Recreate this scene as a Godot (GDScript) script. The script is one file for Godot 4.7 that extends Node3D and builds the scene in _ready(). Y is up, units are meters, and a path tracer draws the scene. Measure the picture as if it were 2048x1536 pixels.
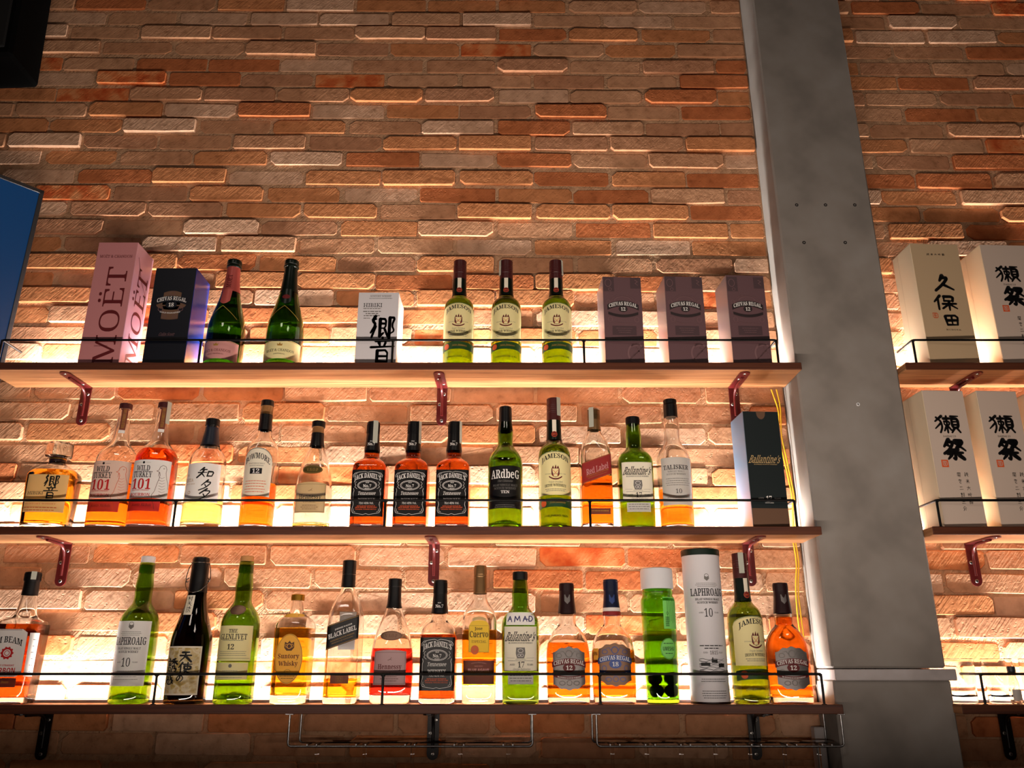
extends Node3D
# A back-bar: brick wall with two bays of lit wooden shelves either side of a grey pillar.
# The brick wall's mortar face is the plane z = 0; x runs right, y up, the room lies towards +z.

const SHELF_TOP := [1.4356, 1.7764, 2.1351]
const SHELF_FRONT := 0.136
const SHELF_THICK := 0.0165
const BAY_LEFT := -1.154
const BAY_RIGHT := 0.634
const PILLAR_RIGHT := 0.86
const PILLAR_FRONT := 0.102

var mats := {}
var fonts := {}
var text_cache := {}
var arc_cache := {}
var rng := RandomNumberGenerator.new()
var used_names := {}


func _ready() -> void:
	rng.seed = 7
	set_camera()
	set_environment()
	set_room_lights()
	make_fonts()
	make_materials()
	build_room()
	build_brick_walls()
	build_pillar()
	build_shelves()
	build_wall_fittings()
	build_top_shelf()
	build_middle_shelf()
	build_bottom_shelf()
	build_right_bay()
	build_glass_racks()


# ---------------------------------------------------------------- camera and light

func set_camera() -> void:
	var c := Camera3D.new()
	c.name = "camera"
	c.position = Vector3(0, 1.5, 1.836)
	c.rotation_degrees = Vector3(19, 0, 0)
	c.fov = 49.75
	c.near = 0.02
	c.far = 50.0
	c.current = true
	add_child(c)


func set_environment() -> void:
	var e := Environment.new()
	e.background_mode = Environment.BG_COLOR
	e.background_color = Color(0, 0, 0)
	e.tonemap_mode = Environment.TONE_MAPPER_LINEAR
	e.tonemap_exposure = 1.0
	e.sdfgi_enabled = true
	e.ssao_enabled = true
	e.ssil_enabled = true
	var w := WorldEnvironment.new()
	w.name = "world_environment"
	w.environment = e
	add_child(w)


const STRIP_COLOR := Color(1.0, 0.985, 0.97)
const STRIP_ENERGY := 1.1       # per metre of strip
const ROOM_COLOR := Color(1.0, 0.92, 0.86)
const ROOM_ENERGY := 1.0
const BAR_LAMP_ENERGY := 2.15


func area_light(called: String, parent: Node3D, at: Vector3, towards: Vector3, size: Vector2, color: Color, energy: float) -> void:
	var l := AreaLight3D.new()
	l.name = called
	l.area_size = size
	l.area_range = 12.0
	l.area_attenuation = 2.0
	l.light_color = color
	l.light_energy = energy
	l.shadow_enabled = true
	parent.add_child(l)
	var z := -towards.normalized()
	var x := Vector3.RIGHT
	if absf(z.dot(x)) > 0.9:
		x = Vector3.BACK
	var y := z.cross(x).normalized()
	l.transform = Transform3D(Basis(y.cross(z).normalized(), y, z), at)


func set_room_lights() -> void:
	# two dim warm ceiling panels in the room behind the photographer
	for x in [-1.1, 1.3]:
		var o := thing("ceiling_lamp", "dim warm ceiling panel lamp on the television side" if x < 0 else "dim warm ceiling panel lamp on the pillar side", "lamp", Vector3(x, 3.9, 3.1), 0.0, "ceiling panel lamps")
		var b := MB.new()
		b.box(Vector3(0, 0.05, 0), Vector3(0.66, 0.1, 0.66), 0.01)
		put(b, "housing", mat("black_metal", Color(0.02, 0.02, 0.022), 0.5), o)
		b = MB.new()
		b.box(Vector3(0, -0.004, 0), Vector3(0.6, 0.012, 0.6), 0.003)
		put(b, "diffuser", glow_mat("ceiling_glow", ROOM_COLOR, 1.2), o)
		area_light("ceiling_light", o, Vector3(0, -0.014, 0), Vector3.DOWN, Vector2(0.6, 0.6), ROOM_COLOR, ROOM_ENERGY)


# ---------------------------------------------------------------- small tools

func numbered(called: String) -> String:
	if not used_names.has(called):
		used_names[called] = 0
		return called
	used_names[called] += 1
	return "%s_%03d" % [called, used_names[called]]


func thing(called: String, label: String, category: String, at := Vector3.ZERO, turn := 0.0, group := "") -> Node3D:
	var o := Node3D.new()
	o.name = numbered(called)
	o.position = at
	o.rotation_degrees.y = turn
	tag(o, label, category, group)
	add_child(o)
	return o


func tag(o: Node, label: String, category: String, group := "") -> void:
	o.set_meta("label", label)
	o.set_meta("category", category)
	if group:
		o.set_meta("group", group)


func put(b: MB, called: String, m: Material, parent: Node = self, label := "") -> MeshInstance3D:
	var o := MeshInstance3D.new()
	o.mesh = b.mesh()
	o.material_override = m
	o.name = called if parent != self else numbered(called)
	if label:
		o.set_meta("label", label)
	parent.add_child(o, true)
	return o


func structure(b: MB, called: String, m: Material) -> MeshInstance3D:
	var o := put(b, called, m)
	o.set_meta("kind", "structure")
	return o


class MB:
	# collects smooth and creased shapes into one mesh
	var v := PackedVector3Array()
	var n := PackedVector3Array()
	var ix := PackedInt32Array()

	func tri(a: int, b: int, c: int) -> void:
		var g := (v[b] - v[a]).cross(v[c] - v[a])
		if g.length_squared() < 1e-18:
			return
		if g.dot(n[a] + n[b] + n[c]) > 0.0:
			ix.append_array(PackedInt32Array([a, c, b]))
		else:
			ix.append_array(PackedInt32Array([a, b, c]))

	func add(p: Vector3, nn: Vector3) -> int:
		v.append(p)
		n.append(nn)
		return v.size() - 1

	func quad(a: Vector3, b: Vector3, c: Vector3, d: Vector3, nn: Vector3) -> void:
		var k := add(a, nn)
		add(b, nn)
		add(c, nn)
		add(d, nn)
		tri(k, k + 1, k + 2)
		tri(k, k + 2, k + 3)

	func box(at: Vector3, size: Vector3, bevel := 0.0, basis := Basis.IDENTITY) -> void:
		var h := size / 2.0
		var e := minf(bevel, minf(h.x, minf(h.y, h.z)) * 0.98)
		for axis in 3:
			for s in [-1.0, 1.0]:
				var nn := Vector3.ZERO
				nn[axis] = s
				var u := (axis + 1) % 3
				var w := (axis + 2) % 3
				var c := []
				for k in 4:
					var p := Vector3.ZERO
					p[axis] = s * h[axis]
					p[u] = (h[u] - e) * (1.0 if k == 0 or k == 3 else -1.0)
					p[w] = (h[w] - e) * (1.0 if k < 2 else -1.0)
					c.append(at + basis * p)
				quad(c[0], c[1], c[2], c[3], basis * nn)
		if e <= 0.0:
			return
		for axis in 3:
			var u := (axis + 1) % 3
			var w := (axis + 2) % 3
			for su in [-1.0, 1.0]:
				for sw in [-1.0, 1.0]:
					var c := []
					for k in 4:
						var p := Vector3.ZERO
						p[axis] = (h[axis] - e) * (1.0 if k == 0 or k == 3 else -1.0)
						p[u] = su * (h[u] if k < 2 else h[u] - e)
						p[w] = sw * (h[w] - e if k < 2 else h[w])
						c.append(at + basis * p)
					var nn := Vector3.ZERO
					nn[u] = su
					nn[w] = sw
					quad(c[0], c[1], c[2], c[3], basis * nn.normalized())
		for sx in [-1.0, 1.0]:
			for sy in [-1.0, 1.0]:
				for sz in [-1.0, 1.0]:
					var s := Vector3(sx, sy, sz)
					var nn := basis * s.normalized()
					var k := add(at + basis * (s * Vector3(h.x, h.y - e, h.z - e)), nn)
					add(at + basis * (s * Vector3(h.x - e, h.y, h.z - e)), nn)
					add(at + basis * (s * Vector3(h.x - e, h.y - e, h.z)), nn)
					tri(k, k + 1, k + 2)

	func loft(rings: Array, seg := 32, xf := Transform3D.IDENTITY, crease := 0.6) -> void:
		# rings: [y, rx, rz, exponent]; the outside lies to the right of the way the rings run up
		var count := rings.size()
		var pts := []
		for r in rings:
			var row := PackedVector3Array()
			for j in seg:
				var t := TAU * j / seg
				var p: float = 2.0 / r[3]
				row.append(Vector3(r[1] * signf(cos(t)) * pow(absf(cos(t)), p), r[0], r[2] * signf(sin(t)) * pow(absf(sin(t)), p)))
			pts.append(row)
		for i in count - 1:
			var d := Vector2(rings[i + 1][1] - rings[i][1], rings[i + 1][0] - rings[i][0])
			if d.length() < 1e-7 and absf(rings[i + 1][2] - rings[i][2]) < 1e-7:
				continue
			var before := d
			var after := d
			if i > 0:
				before = Vector2(rings[i][1] - rings[i - 1][1], rings[i][0] - rings[i - 1][0])
			if i < count - 2:
				after = Vector2(rings[i + 2][1] - rings[i + 1][1], rings[i + 2][0] - rings[i + 1][0])
			var low := i if absf(d.angle_to(before)) > crease or before.length() < 1e-7 else i - 1
			var high := i + 1 if absf(d.angle_to(after)) > crease or after.length() < 1e-7 else i + 2
			low = maxi(low, 0)
			high = mini(high, count - 1)
			var first := v.size()
			for k in 2:
				var r0: int = low if k == 0 else i
				var r1: int = i + 1 if k == 0 else high
				for j in seg:
					var up: Vector3 = pts[r1][j] - pts[r0][j]
					var wide: PackedVector3Array = pts[i] if rings[i][1] > rings[i + 1][1] else pts[i + 1]
					var across: Vector3 = wide[(j + 1) % seg] - wide[(j + seg - 1) % seg]
					var nn := up.cross(across)
					nn = nn.normalized() if nn.length_squared() > 1e-20 else Vector3.UP
					add(xf * (pts[i + k][j] as Vector3), (xf.basis * nn).normalized())
			for j in seg:
				var a := first + j
				var b := first + (j + 1) % seg
				# seen from outside: run clockwise
				var want := n[a] + n[b] + n[a + seg] + n[b + seg]
				face(a, b, b + seg, want)
				face(a, b + seg, a + seg, want)

	func face(a: int, b: int, c: int, want: Vector3) -> void:
		var g := (v[b] - v[a]).cross(v[c] - v[a])
		if g.length_squared() < 1e-20:
			return
		if g.dot(want) > 0.0:
			ix.append_array(PackedInt32Array([a, c, b]))
		else:
			ix.append_array(PackedInt32Array([a, b, c]))

	func lathe(profile: Array, seg := 28, xf := Transform3D.IDENTITY) -> void:
		var rings := []
		for p in profile:
			rings.append([p[0], p[1], p[1], 2.0])
		loft(rings, seg, xf)

	func tube(path: Array, r: float, seg := 8) -> void:
		var count := path.size()
		var side := Vector3.UP
		var first := v.size()
		for i in count:
			var d: Vector3 = ((path[mini(i + 1, count - 1)] as Vector3) - (path[maxi(i - 1, 0)] as Vector3)).normalized()
			if i == 0:
				side = Vector3.UP if absf(d.y) < 0.9 else Vector3.RIGHT
			side = (side - d * side.dot(d)).normalized()
			var other := d.cross(side)
			for j in seg:
				var t := TAU * j / seg
				var nn := side * cos(t) + other * sin(t)
				add((path[i] as Vector3) + nn * r, nn)
		for i in count - 1:
			for j in seg:
				var a := first + i * seg + j
				var b := first + i * seg + (j + 1) % seg
				tri(a, b, b + seg)
				tri(a, b + seg, a + seg)
		for e in 2:
			var d: Vector3 = ((path[0] as Vector3) - (path[1] as Vector3)).normalized() if e == 0 else ((path[count - 1] as Vector3) - (path[count - 2] as Vector3)).normalized()
			var mid := add(path[0] if e == 0 else path[count - 1], d)
			var at := v.size()
			for j in seg:
				add(v[first + (0 if e == 0 else (count - 1) * seg) + j], d)
			for j in seg:
				tri(mid, at + j, at + (j + 1) % seg)

	func prism(poly: PackedVector2Array, depth: float, xf := Transform3D.IDENTITY) -> void:
		# a flat outline in x, y pushed out along +z
		var k := Geometry2D.triangulate_polygon(poly)
		for s in 2:
			var at := v.size()
			for p in poly:
				add(xf * Vector3(p.x, p.y, depth * s), xf.basis * Vector3(0, 0, 1.0 if s == 1 else -1.0))
			for i in range(0, k.size(), 3):
				tri(at + k[i], at + k[i + 1], at + k[i + 2])
		var turn := 1.0 if Geometry2D.is_polygon_clockwise(poly) else -1.0
		for i in poly.size():
			var a := poly[i]
			var b := poly[(i + 1) % poly.size()]
			var nn := Vector3(-(b - a).y, (b - a).x, 0).normalized() * turn
			quad(xf * Vector3(a.x, a.y, 0), xf * Vector3(b.x, b.y, 0), xf * Vector3(b.x, b.y, depth), xf * Vector3(a.x, a.y, depth), xf.basis * nn)

	func mesh() -> ArrayMesh:
		var a := []
		a.resize(Mesh.ARRAY_MAX)
		a[Mesh.ARRAY_VERTEX] = v
		a[Mesh.ARRAY_NORMAL] = n
		a[Mesh.ARRAY_INDEX] = ix
		var m := ArrayMesh.new()
		m.add_surface_from_arrays(Mesh.PRIMITIVE_TRIANGLES, a)
		return m


func soften(rings: Array, times := 2) -> Array:
	# corner cutting: rounds a coarse outline without overshooting it
	for k in times:
		var out := [rings[0]]
		for i in rings.size() - 1:
			var a: Array = rings[i]
			var b: Array = rings[i + 1]
			var p := []
			var q := []
			for c in a.size():
				p.append(lerpf(a[c], b[c], 0.25))
				q.append(lerpf(a[c], b[c], 0.75))
			if i > 0:
				out.append(p)
			if i < rings.size() - 2:
				out.append(q)
		out.append(rings[-1])
		rings = out
	return rings


func bend(points: Array, r: float, steps := 5) -> Array:
	# a path with its corners rounded to radius r
	var out := [points[0]]
	for i in range(1, points.size() - 1):
		var p: Vector3 = points[i]
		var a: Vector3 = (points[i - 1] as Vector3) - p
		var b: Vector3 = (points[i + 1] as Vector3) - p
		var e := minf(r, minf(a.length(), b.length()) * 0.48)
		var s := p + a.normalized() * e
		var t := p + b.normalized() * e
		for k in steps + 1:
			var u := float(k) / steps
			out.append(s.lerp(p, u).lerp(p.lerp(t, u), u))
	out.append(points[-1])
	return out


# ---------------------------------------------------------------- materials

func lin(r: float, g: float, b: float) -> Color:
	return Color(r, g, b).linear_to_srgb()


func mat(called: String, color: Color, rough: float, metal := 0.0, spec := 0.5) -> StandardMaterial3D:
	if mats.has(called):
		return mats[called]
	var m := StandardMaterial3D.new()
	m.resource_name = called
	m.albedo_color = color
	m.roughness = rough
	m.metallic = metal
	m.metallic_specular = spec
	mats[called] = m
	return m


func paper(called: String, color: Color, through := 0.25, rough := 0.6) -> StandardMaterial3D:
	if mats.has(called):
		return mats[called]
	var m := mat(called, color, rough)
	if through > 0.0:
		m.backlight_enabled = true
		m.backlight = Color(through, through, through).linear_to_srgb()
	return m


func glass(called: String, tint: Color, ior_scale := 0.05, rough := 0.0) -> StandardMaterial3D:
	if mats.has(called):
		return mats[called]
	var m := mat(called, Color(tint.r, tint.g, tint.b, 0.0), rough)
	m.transparency = BaseMaterial3D.TRANSPARENCY_ALPHA
	m.refraction_enabled = true
	m.refraction_scale = ior_scale
	return m


func glow_mat(called: String, color: Color, energy: float) -> StandardMaterial3D:
	if mats.has(called):
		return mats[called]
	var m := mat(called, Color(0.05, 0.05, 0.05), 0.4)
	m.emission_enabled = true
	m.emission = color
	m.emission_energy_multiplier = energy
	return m


func noise_texture(size: int, freq: float, octaves: int, ramp: Array, noise_type := FastNoiseLite.TYPE_SIMPLEX_SMOOTH, seed_ := 1, stretch := Vector2.ONE) -> ImageTexture:
	# a tiling-free picture computed point by point: value in 0..1 sent through a colour ramp
	var f := FastNoiseLite.new()
	f.seed = seed_
	f.noise_type = noise_type
	f.frequency = freq
	f.fractal_octaves = octaves
	var g := Gradient.new()
	var offs := PackedFloat32Array()
	var cols := PackedColorArray()
	for r in ramp:
		offs.append(r[0])
		cols.append(r[1])
	g.offsets = offs
	g.colors = cols
	var im := Image.create(size, size, false, Image.FORMAT_RGB8)
	var half := size / 2.0
	for y in size:
		for x in size:
			# blend the far edges so that the picture repeats without a seam
			var a := f.get_noise_2d(x * stretch.x, y * stretch.y)
			var wx := clampf((x - (size - 64.0)) / 64.0, 0.0, 1.0)
			var wy := clampf((y - (size - 64.0)) / 64.0, 0.0, 1.0)
			if wx > 0.0:
				a = lerpf(a, f.get_noise_2d((x - size) * stretch.x, y * stretch.y), wx)
			if wy > 0.0:
				a = lerpf(a, f.get_noise_2d(x * stretch.x, (y - size) * stretch.y), wy)
			im.set_pixel(x, y, g.sample(clampf(a * 0.5 + 0.5, 0.0, 1.0)))
	return ImageTexture.create_from_image(im)


func brick_relief(size: int) -> ImageTexture:
	# pits, grain and the slanting drag marks of wire-cut clay, as heights
	var f := FastNoiseLite.new()
	f.seed = 3
	f.frequency = 0.03
	f.fractal_octaves = 5
	var drag := FastNoiseLite.new()
	drag.seed = 9
	drag.frequency = 0.02
	drag.fractal_octaves = 3
	var r := RandomNumberGenerator.new()
	r.seed = 21
	var h := PackedFloat32Array()
	h.resize(size * size)
	for y in size:
		for x in size:
			var s := (x + y * 0.9)
			var d := drag.get_noise_2d(s * 3.2, (x - y) * 0.16)
			h[y * size + x] = 0.62 + 0.22 * f.get_noise_2d(x, y) + 0.16 * d
	for k in 260:
		var cx := r.randi_range(0, size - 1)
		var cy := r.randi_range(0, size - 1)
		var rx := r.randf_range(1.5, 7.0)
		var ry := rx * r.randf_range(0.35, 0.8)
		for y in range(-8, 9):
			for x in range(-8, 9):
				var e := x * x / (rx * rx) + y * y / (ry * ry)
				if e < 1.0:
					var at := posmod(cy + y, size) * size + posmod(cx + x, size)
					h[at] -= 0.4 * (1.0 - e)
	var im := Image.create(size, size, false, Image.FORMAT_RGB8)
	for y in size:
		for x in size:
			var c := clampf(h[y * size + x], 0.0, 1.0)
			im.set_pixel(x, y, Color(c, c, c))
	return ImageTexture.create_from_image(im)


func triplanar(m: StandardMaterial3D, scale: Vector3, world := true) -> void:
	m.uv1_triplanar = true
	m.uv1_world_triplanar = world
	m.uv1_scale = scale


func make_materials() -> void:
	var relief := brick_relief(512)
	var mottle := noise_texture(512, 0.012, 5, [[0.12, Color(0.78, 0.75, 0.72)], [0.35, Color(0.93, 0.92, 0.91)], [0.7, Color(1, 1, 1)]], FastNoiseLite.TYPE_SIMPLEX_SMOOTH, 5)
	var fired := noise_texture(512, 0.009, 4, [[0.2, Color(0.74, 0.38, 0.22)], [0.45, Color(0.82, 0.52, 0.34)], [0.65, Color(0.86, 0.64, 0.47)], [1.0, Color(0.9, 0.72, 0.56)]], FastNoiseLite.TYPE_SIMPLEX_SMOOTH, 17)
	# clay shades: pale pink, buff, tan, orange, red and brown bricks
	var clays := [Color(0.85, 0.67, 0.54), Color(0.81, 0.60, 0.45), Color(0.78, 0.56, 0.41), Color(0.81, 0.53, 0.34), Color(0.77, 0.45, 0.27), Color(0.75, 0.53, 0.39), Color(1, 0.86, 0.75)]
	for k in clays.size():
		var m := mat("brick_%d" % k, clays[k], 0.9, 0.0, 0.3)
		m.albedo_texture = fired if k == 6 else mottle
		m.heightmap_enabled = true
		m.heightmap_texture = relief
		m.heightmap_scale = 0.15
		triplanar(m, Vector3.ONE * (4.0 if k < 6 else 3.6))
		m.uv1_offset = Vector3(k * 0.13, k * 0.29, 0)
	var mortar := mat("mortar", Color(0.79, 0.62, 0.48), 0.95, 0.0, 0.2)
	mortar.albedo_texture = mottle
	mortar.heightmap_enabled = true
	mortar.heightmap_texture = relief
	mortar.heightmap_scale = 0.4
	triplanar(mortar, Vector3.ONE * 5.0)
	var grain := noise_texture(1024, 0.006, 5, [[0.2, Color(0.58, 0.40, 0.25)], [0.42, Color(0.74, 0.53, 0.34)], [0.6, Color(0.82, 0.61, 0.41)], [0.85, Color(0.88, 0.68, 0.48)]], FastNoiseLite.TYPE_SIMPLEX_SMOOTH, 31, Vector2(0.35, 9.0))
	var wood := mat("shelf_wood", Color(0.82, 0.76, 0.72), 0.5)
	wood.albedo_texture = grain
	triplanar(wood, Vector3(1.1, 2.4, 2.4))
	var edge := mat("stained_edge", Color(0.42, 0.29, 0.22), 0.55)
	edge.albedo_texture = grain
	triplanar(edge, Vector3(1.1, 2.4, 2.4))
	var blotch := noise_texture(512, 0.006, 4, [[0.2, Color(0.86, 0.85, 0.84)], [0.5, Color(0.95, 0.94, 0.93)], [0.8, Color(1, 1, 1)]], FastNoiseLite.TYPE_SIMPLEX_SMOOTH, 41)
	var plaster := mat("grey_plaster", Color(0.57, 0.55, 0.525), 0.8)
	plaster.albedo_texture = blotch
	plaster.heightmap_enabled = true
	plaster.heightmap_texture = mottle
	plaster.heightmap_scale = 0.05
	triplanar(plaster, Vector3.ONE * 2.0)
	var trim := mat("grey_trim", Color(0.74, 0.72, 0.72), 0.6)
	trim.albedo_texture = blotch
	triplanar(trim, Vector3.ONE * 3.0)
	mat("room_wall", Color(0.2, 0.15, 0.13), 0.9).albedo_texture = blotch
	triplanar(mats.room_wall, Vector3.ONE)
	mat("room_floor", Color(0.22, 0.16, 0.13), 0.6).albedo_texture = grain
	triplanar(mats.room_floor, Vector3.ONE)
	mat("wire_black", Color(0.05, 0.045, 0.045), 0.45, 0.6)
	mat("chrome", Color(0.5, 0.5, 0.5), 0.25, 1.0)
	mat("screw_steel", Color(0.8, 0.79, 0.77), 0.3, 1.0)
	mat("bracket_red", Color(0.36, 0.09, 0.09), 0.32, 0.0, 0.6)
	mat("bracket_dark", Color(0.07, 0.05, 0.05), 0.4, 0.3)
	mat("cable_yellow", Color(0.9, 0.68, 0.12), 0.45)
	mat("screw_slot", Color(0.05, 0.05, 0.05), 0.8)
	# glass and liquors
	glass("clear_glass", lin(0.97, 0.98, 0.97))
	glass("smoke_glass", lin(0.9, 0.93, 0.9))
	glass("green_glass", lin(0.25, 0.46, 0.055))
	glass("bright_green_glass", lin(0.30, 0.46, 0.028))
	glass("deep_green_glass", lin(0.06, 0.19, 0.015))
	glass("olive_glass", lin(0.34, 0.46, 0.07))
	glass("brown_glass", lin(0.035, 0.02, 0.008))
	glass("jar_green_glass", lin(0.26, 0.64, 0.04))
	var drinks := {"amber": [0.93, 0.42, 0.035], "honey": [0.97, 0.42, 0.02], "straw": [0.97, 0.86, 0.28], "red_amber": [0.52, 0.075, 0.006], "orange": [0.87, 0.22, 0.010], "cognac": [0.42, 0.022, 0.013], "gold": [0.97, 0.50, 0.02], "pale_gold": [0.96, 0.82, 0.22], "clear_wine": [0.95, 0.92, 0.55]}
	for k in drinks:
		var c: Array = drinks[k]
		glass("drink_" + k, lin(c[0], c[1], c[2]), 0.036)
	# papers, inks, foils
	paper("cream_paper", Color(0.96, 0.91, 0.66), 0.12)
	paper("white_paper", Color(0.95, 0.94, 0.92), 0.1)
	paper("warm_paper", Color(0.94, 0.91, 0.82), 0.1)
	paper("grey_paper", Color(0.78, 0.77, 0.74), 0.1)
	paper("tan_paper", Color(0.80, 0.68, 0.45), 0.2)
	paper("yellow_paper", Color(0.97, 0.80, 0.16), 0.15)
	paper("orange_paper", Color(0.98, 0.72, 0.24), 0.15)
	paper("pink_paper", Color(0.85, 0.60, 0.58), 0.2)
	paper("red_paper", Color(0.57, 0.05, 0.06), 0.12)
	paper("red_band_paper", Color(0.78, 0.1, 0.07), 0.15)
	paper("maroon_paper", Color(0.36, 0.10, 0.09), 0.1)
	paper("brown_paper", Color(0.45, 0.2, 0.12), 0.1)
	paper("green_paper", Color(0.06, 0.25, 0.08), 0.1)
	paper("lime_paper", Color(0.5, 0.85, 0.4), 0.1)
	paper("black_paper", Color(0.035, 0.03, 0.03), 0.0, 0.45)
	paper("silver_foil", Color(0.50, 0.48, 0.47), 0.0, 0.35).metallic = 0.5
	paper("blue_foil", Color(0.22, 0.3, 0.52), 0.0, 0.35).metallic = 0.4
	paper("bronze_foil", Color(0.50, 0.38, 0.30), 0.0, 0.4).metallic = 0.5
	var inks := {"black": Color(0.03, 0.03, 0.035), "white": Color(0.93, 0.92, 0.9), "red": Color(0.75, 0.06, 0.06), "gold": Color(0.68, 0.52, 0.22), "grey": Color(0.45, 0.44, 0.42), "green": Color(0.1, 0.3, 0.1), "maroon": Color(0.38, 0.06, 0.07), "navy": Color(0.08, 0.1, 0.4), "pink": Color(0.80, 0.6, 0.6), "orange": Color(0.86, 0.36, 0.16), "brown": Color(0.35, 0.2, 0.12), "rose": Color(0.46, 0.34, 0.35)}
	for k in inks:
		mat("ink_" + k, inks[k], 0.6)
	mat("cap_black", Color(0.03, 0.03, 0.034), 0.38)
	mat("cap_navy", Color(0.06, 0.09, 0.2), 0.35)
	mat("cap_slate", Color(0.11, 0.14, 0.19), 0.4)
	mat("cap_brown", Color(0.27, 0.09, 0.09), 0.4)
	mat("cap_maroon", Color(0.15, 0.06, 0.065), 0.35)
	mat("cap_gold", Color(0.78, 0.58, 0.2), 0.3, 0.8)
	mat("cap_bronze", Color(0.55, 0.42, 0.27), 0.35, 0.6)
	mat("cap_white", Color(0.86, 0.87, 0.88), 0.45)
	mat("cap_green", Color(0.05, 0.13, 0.09), 0.4)
	mat("cork", Color(0.76, 0.56, 0.34), 0.85)
	mat("foil_green", Color(0.05, 0.10, 0.07), 0.3, 0.3)
	mat("foil_rose", Color(0.72, 0.33, 0.3), 0.4, 0.2)
	mat("plum_skin", Color(0.12, 0.12, 0.05), 0.5)
	paper("tax_strip", Color(0.72, 0.74, 0.68), 0.2)
	mat("black_metal", Color(0.02, 0.02, 0.022), 0.5)
	mat("speaker_black", Color(0.012, 0.014, 0.013), 0.85, 0.0, 0.2)


func make_fonts() -> void:
	for k in [["sans", "Droid Sans", 400], ["sansb", "Droid Sans", 700], ["serif", "Droid Serif", 400], ["serifb", "Droid Serif", 700], ["mono", "Droid Sans Mono", 400]]:
		var f := SystemFont.new()
		f.font_names = PackedStringArray([k[1]])
		f.font_weight = k[2]
		fonts[k[0]] = f


# ---------------------------------------------------------------- room shell and brick walls

func build_room() -> void:
	var b := MB.new()
	b.box(Vector3(0, -0.05, 2.4), Vector3(4.8, 0.1, 5.2), 0.0)
	structure(b, "floor", mats.room_floor)
	b = MB.new()
	b.box(Vector3(0, 4.05, 2.4), Vector3(4.8, 0.1, 5.2), 0.0)
	structure(b, "ceiling", mats.room_wall)
	b = MB.new()
	b.box(Vector3(-2.3, 2, 2.4), Vector3(0.2, 4.0, 5.2), 0.0)
	structure(b, "wall_left", mats.room_wall)
	b = MB.new()
	b.box(Vector3(2.3, 2, 2.4), Vector3(0.2, 4.0, 5.2), 0.0)
	structure(b, "wall_right", mats.room_wall)
	b = MB.new()
	b.box(Vector3(0, 2, 5.1), Vector3(4.8, 4.0, 0.2), 0.0)
	structure(b, "wall_front", mats.room_wall)


func brick_mesh(k: int) -> MB:
	# one wire-cut clay slip: 187 x 41 mm face, uneven outline, knocked corners, narrow rounded arris
	var r := RandomNumberGenerator.new()
	r.seed = 100 + k
	var hx := 0.0935
	var hy := 0.0203
	var chip := [0.0, 0.0, 0.0, 0.0]
	for c in 4:
		chip[c] = r.randf_range(0.0015, 0.006) if r.randf() < 0.7 else r.randf_range(0.007, 0.016)
	var rough := 0.0011
	var outline := PackedVector2Array()
	outline.append(Vector2(-hx + chip[0], -hy))
	outline.append(Vector2(-hx * 0.1 + r.randf_range(-0.03, 0.03), -hy + r.randf_range(-rough, rough)))
	outline.append(Vector2(hx - chip[1], -hy + r.randf_range(-rough, rough)))
	outline.append(Vector2(hx, -hy + minf(chip[1], 0.012)))
	outline.append(Vector2(hx + r.randf_range(-rough, rough), hy - minf(chip[2], 0.012)))
	outline.append(Vector2(hx - chip[2], hy + r.randf_range(-rough, rough)))
	outline.append(Vector2(r.randf_range(-0.03, 0.03), hy + r.randf_range(-rough, rough)))
	outline.append(Vector2(-hx + chip[3], hy + r.randf_range(-rough, rough)))
	outline.append(Vector2(-hx, hy - minf(chip[3], 0.012)))
	outline.append(Vector2(-hx + r.randf_range(-rough, rough), -hy + minf(chip[0], 0.012)))
	var b := MB.new()
	var count := outline.size()
	var front := []
	for i in count:
		var p := outline[i]
		front.append(Vector3(p.x * 0.985, p.y * 0.93, r.randf_range(-0.0007, 0.0007)))
	var mid := b.add(Vector3(0, 0, r.randf_range(-0.0003, 0.0012)), Vector3.BACK)
	var at := b.v.size()
	for i in count:
		b.add(front[i], Vector3.BACK)
	for i in count:
		b.tri(mid, at + i, at + (i + 1) % count)
	for i in count:
		var j := (i + 1) % count
		var a := outline[i]
		var c := outline[j]
		var nn := Vector3((c - a).y, -(c - a).x, 0).normalized()
		b.quad(front[i], front[j], Vector3(c.x, c.y, -0.0013), Vector3(a.x, a.y, -0.0013), (nn + Vector3.BACK).normalized())
		b.quad(Vector3(a.x, a.y, -0.0013), Vector3(c.x, c.y, -0.0013), Vector3(c.x, c.y, -0.022), Vector3(a.x, a.y, -0.022), nn)
	return b


const COURSE_TOP := [3.513, 3.464, 3.414, 3.365, 3.315, 3.266, 3.2168, 3.1691, 3.117, 3.0631, 3.0149, 2.9651, 2.9158, 2.8651, 2.8173, 2.768, 2.7129, 2.6629, 2.6162, 2.5659, 2.5177, 2.4675, 2.4188, 2.3748, 2.3255, 2.275, 2.2292, 2.181, 2.132, 2.083, 2.0334, 1.9839, 1.9378, 1.893, 1.847, 1.801, 1.757, 1.708, 1.661, 1.615, 1.566, 1.518, 1.47, 1.421, 1.376, 1.324, 1.275, 1.226]
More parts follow.
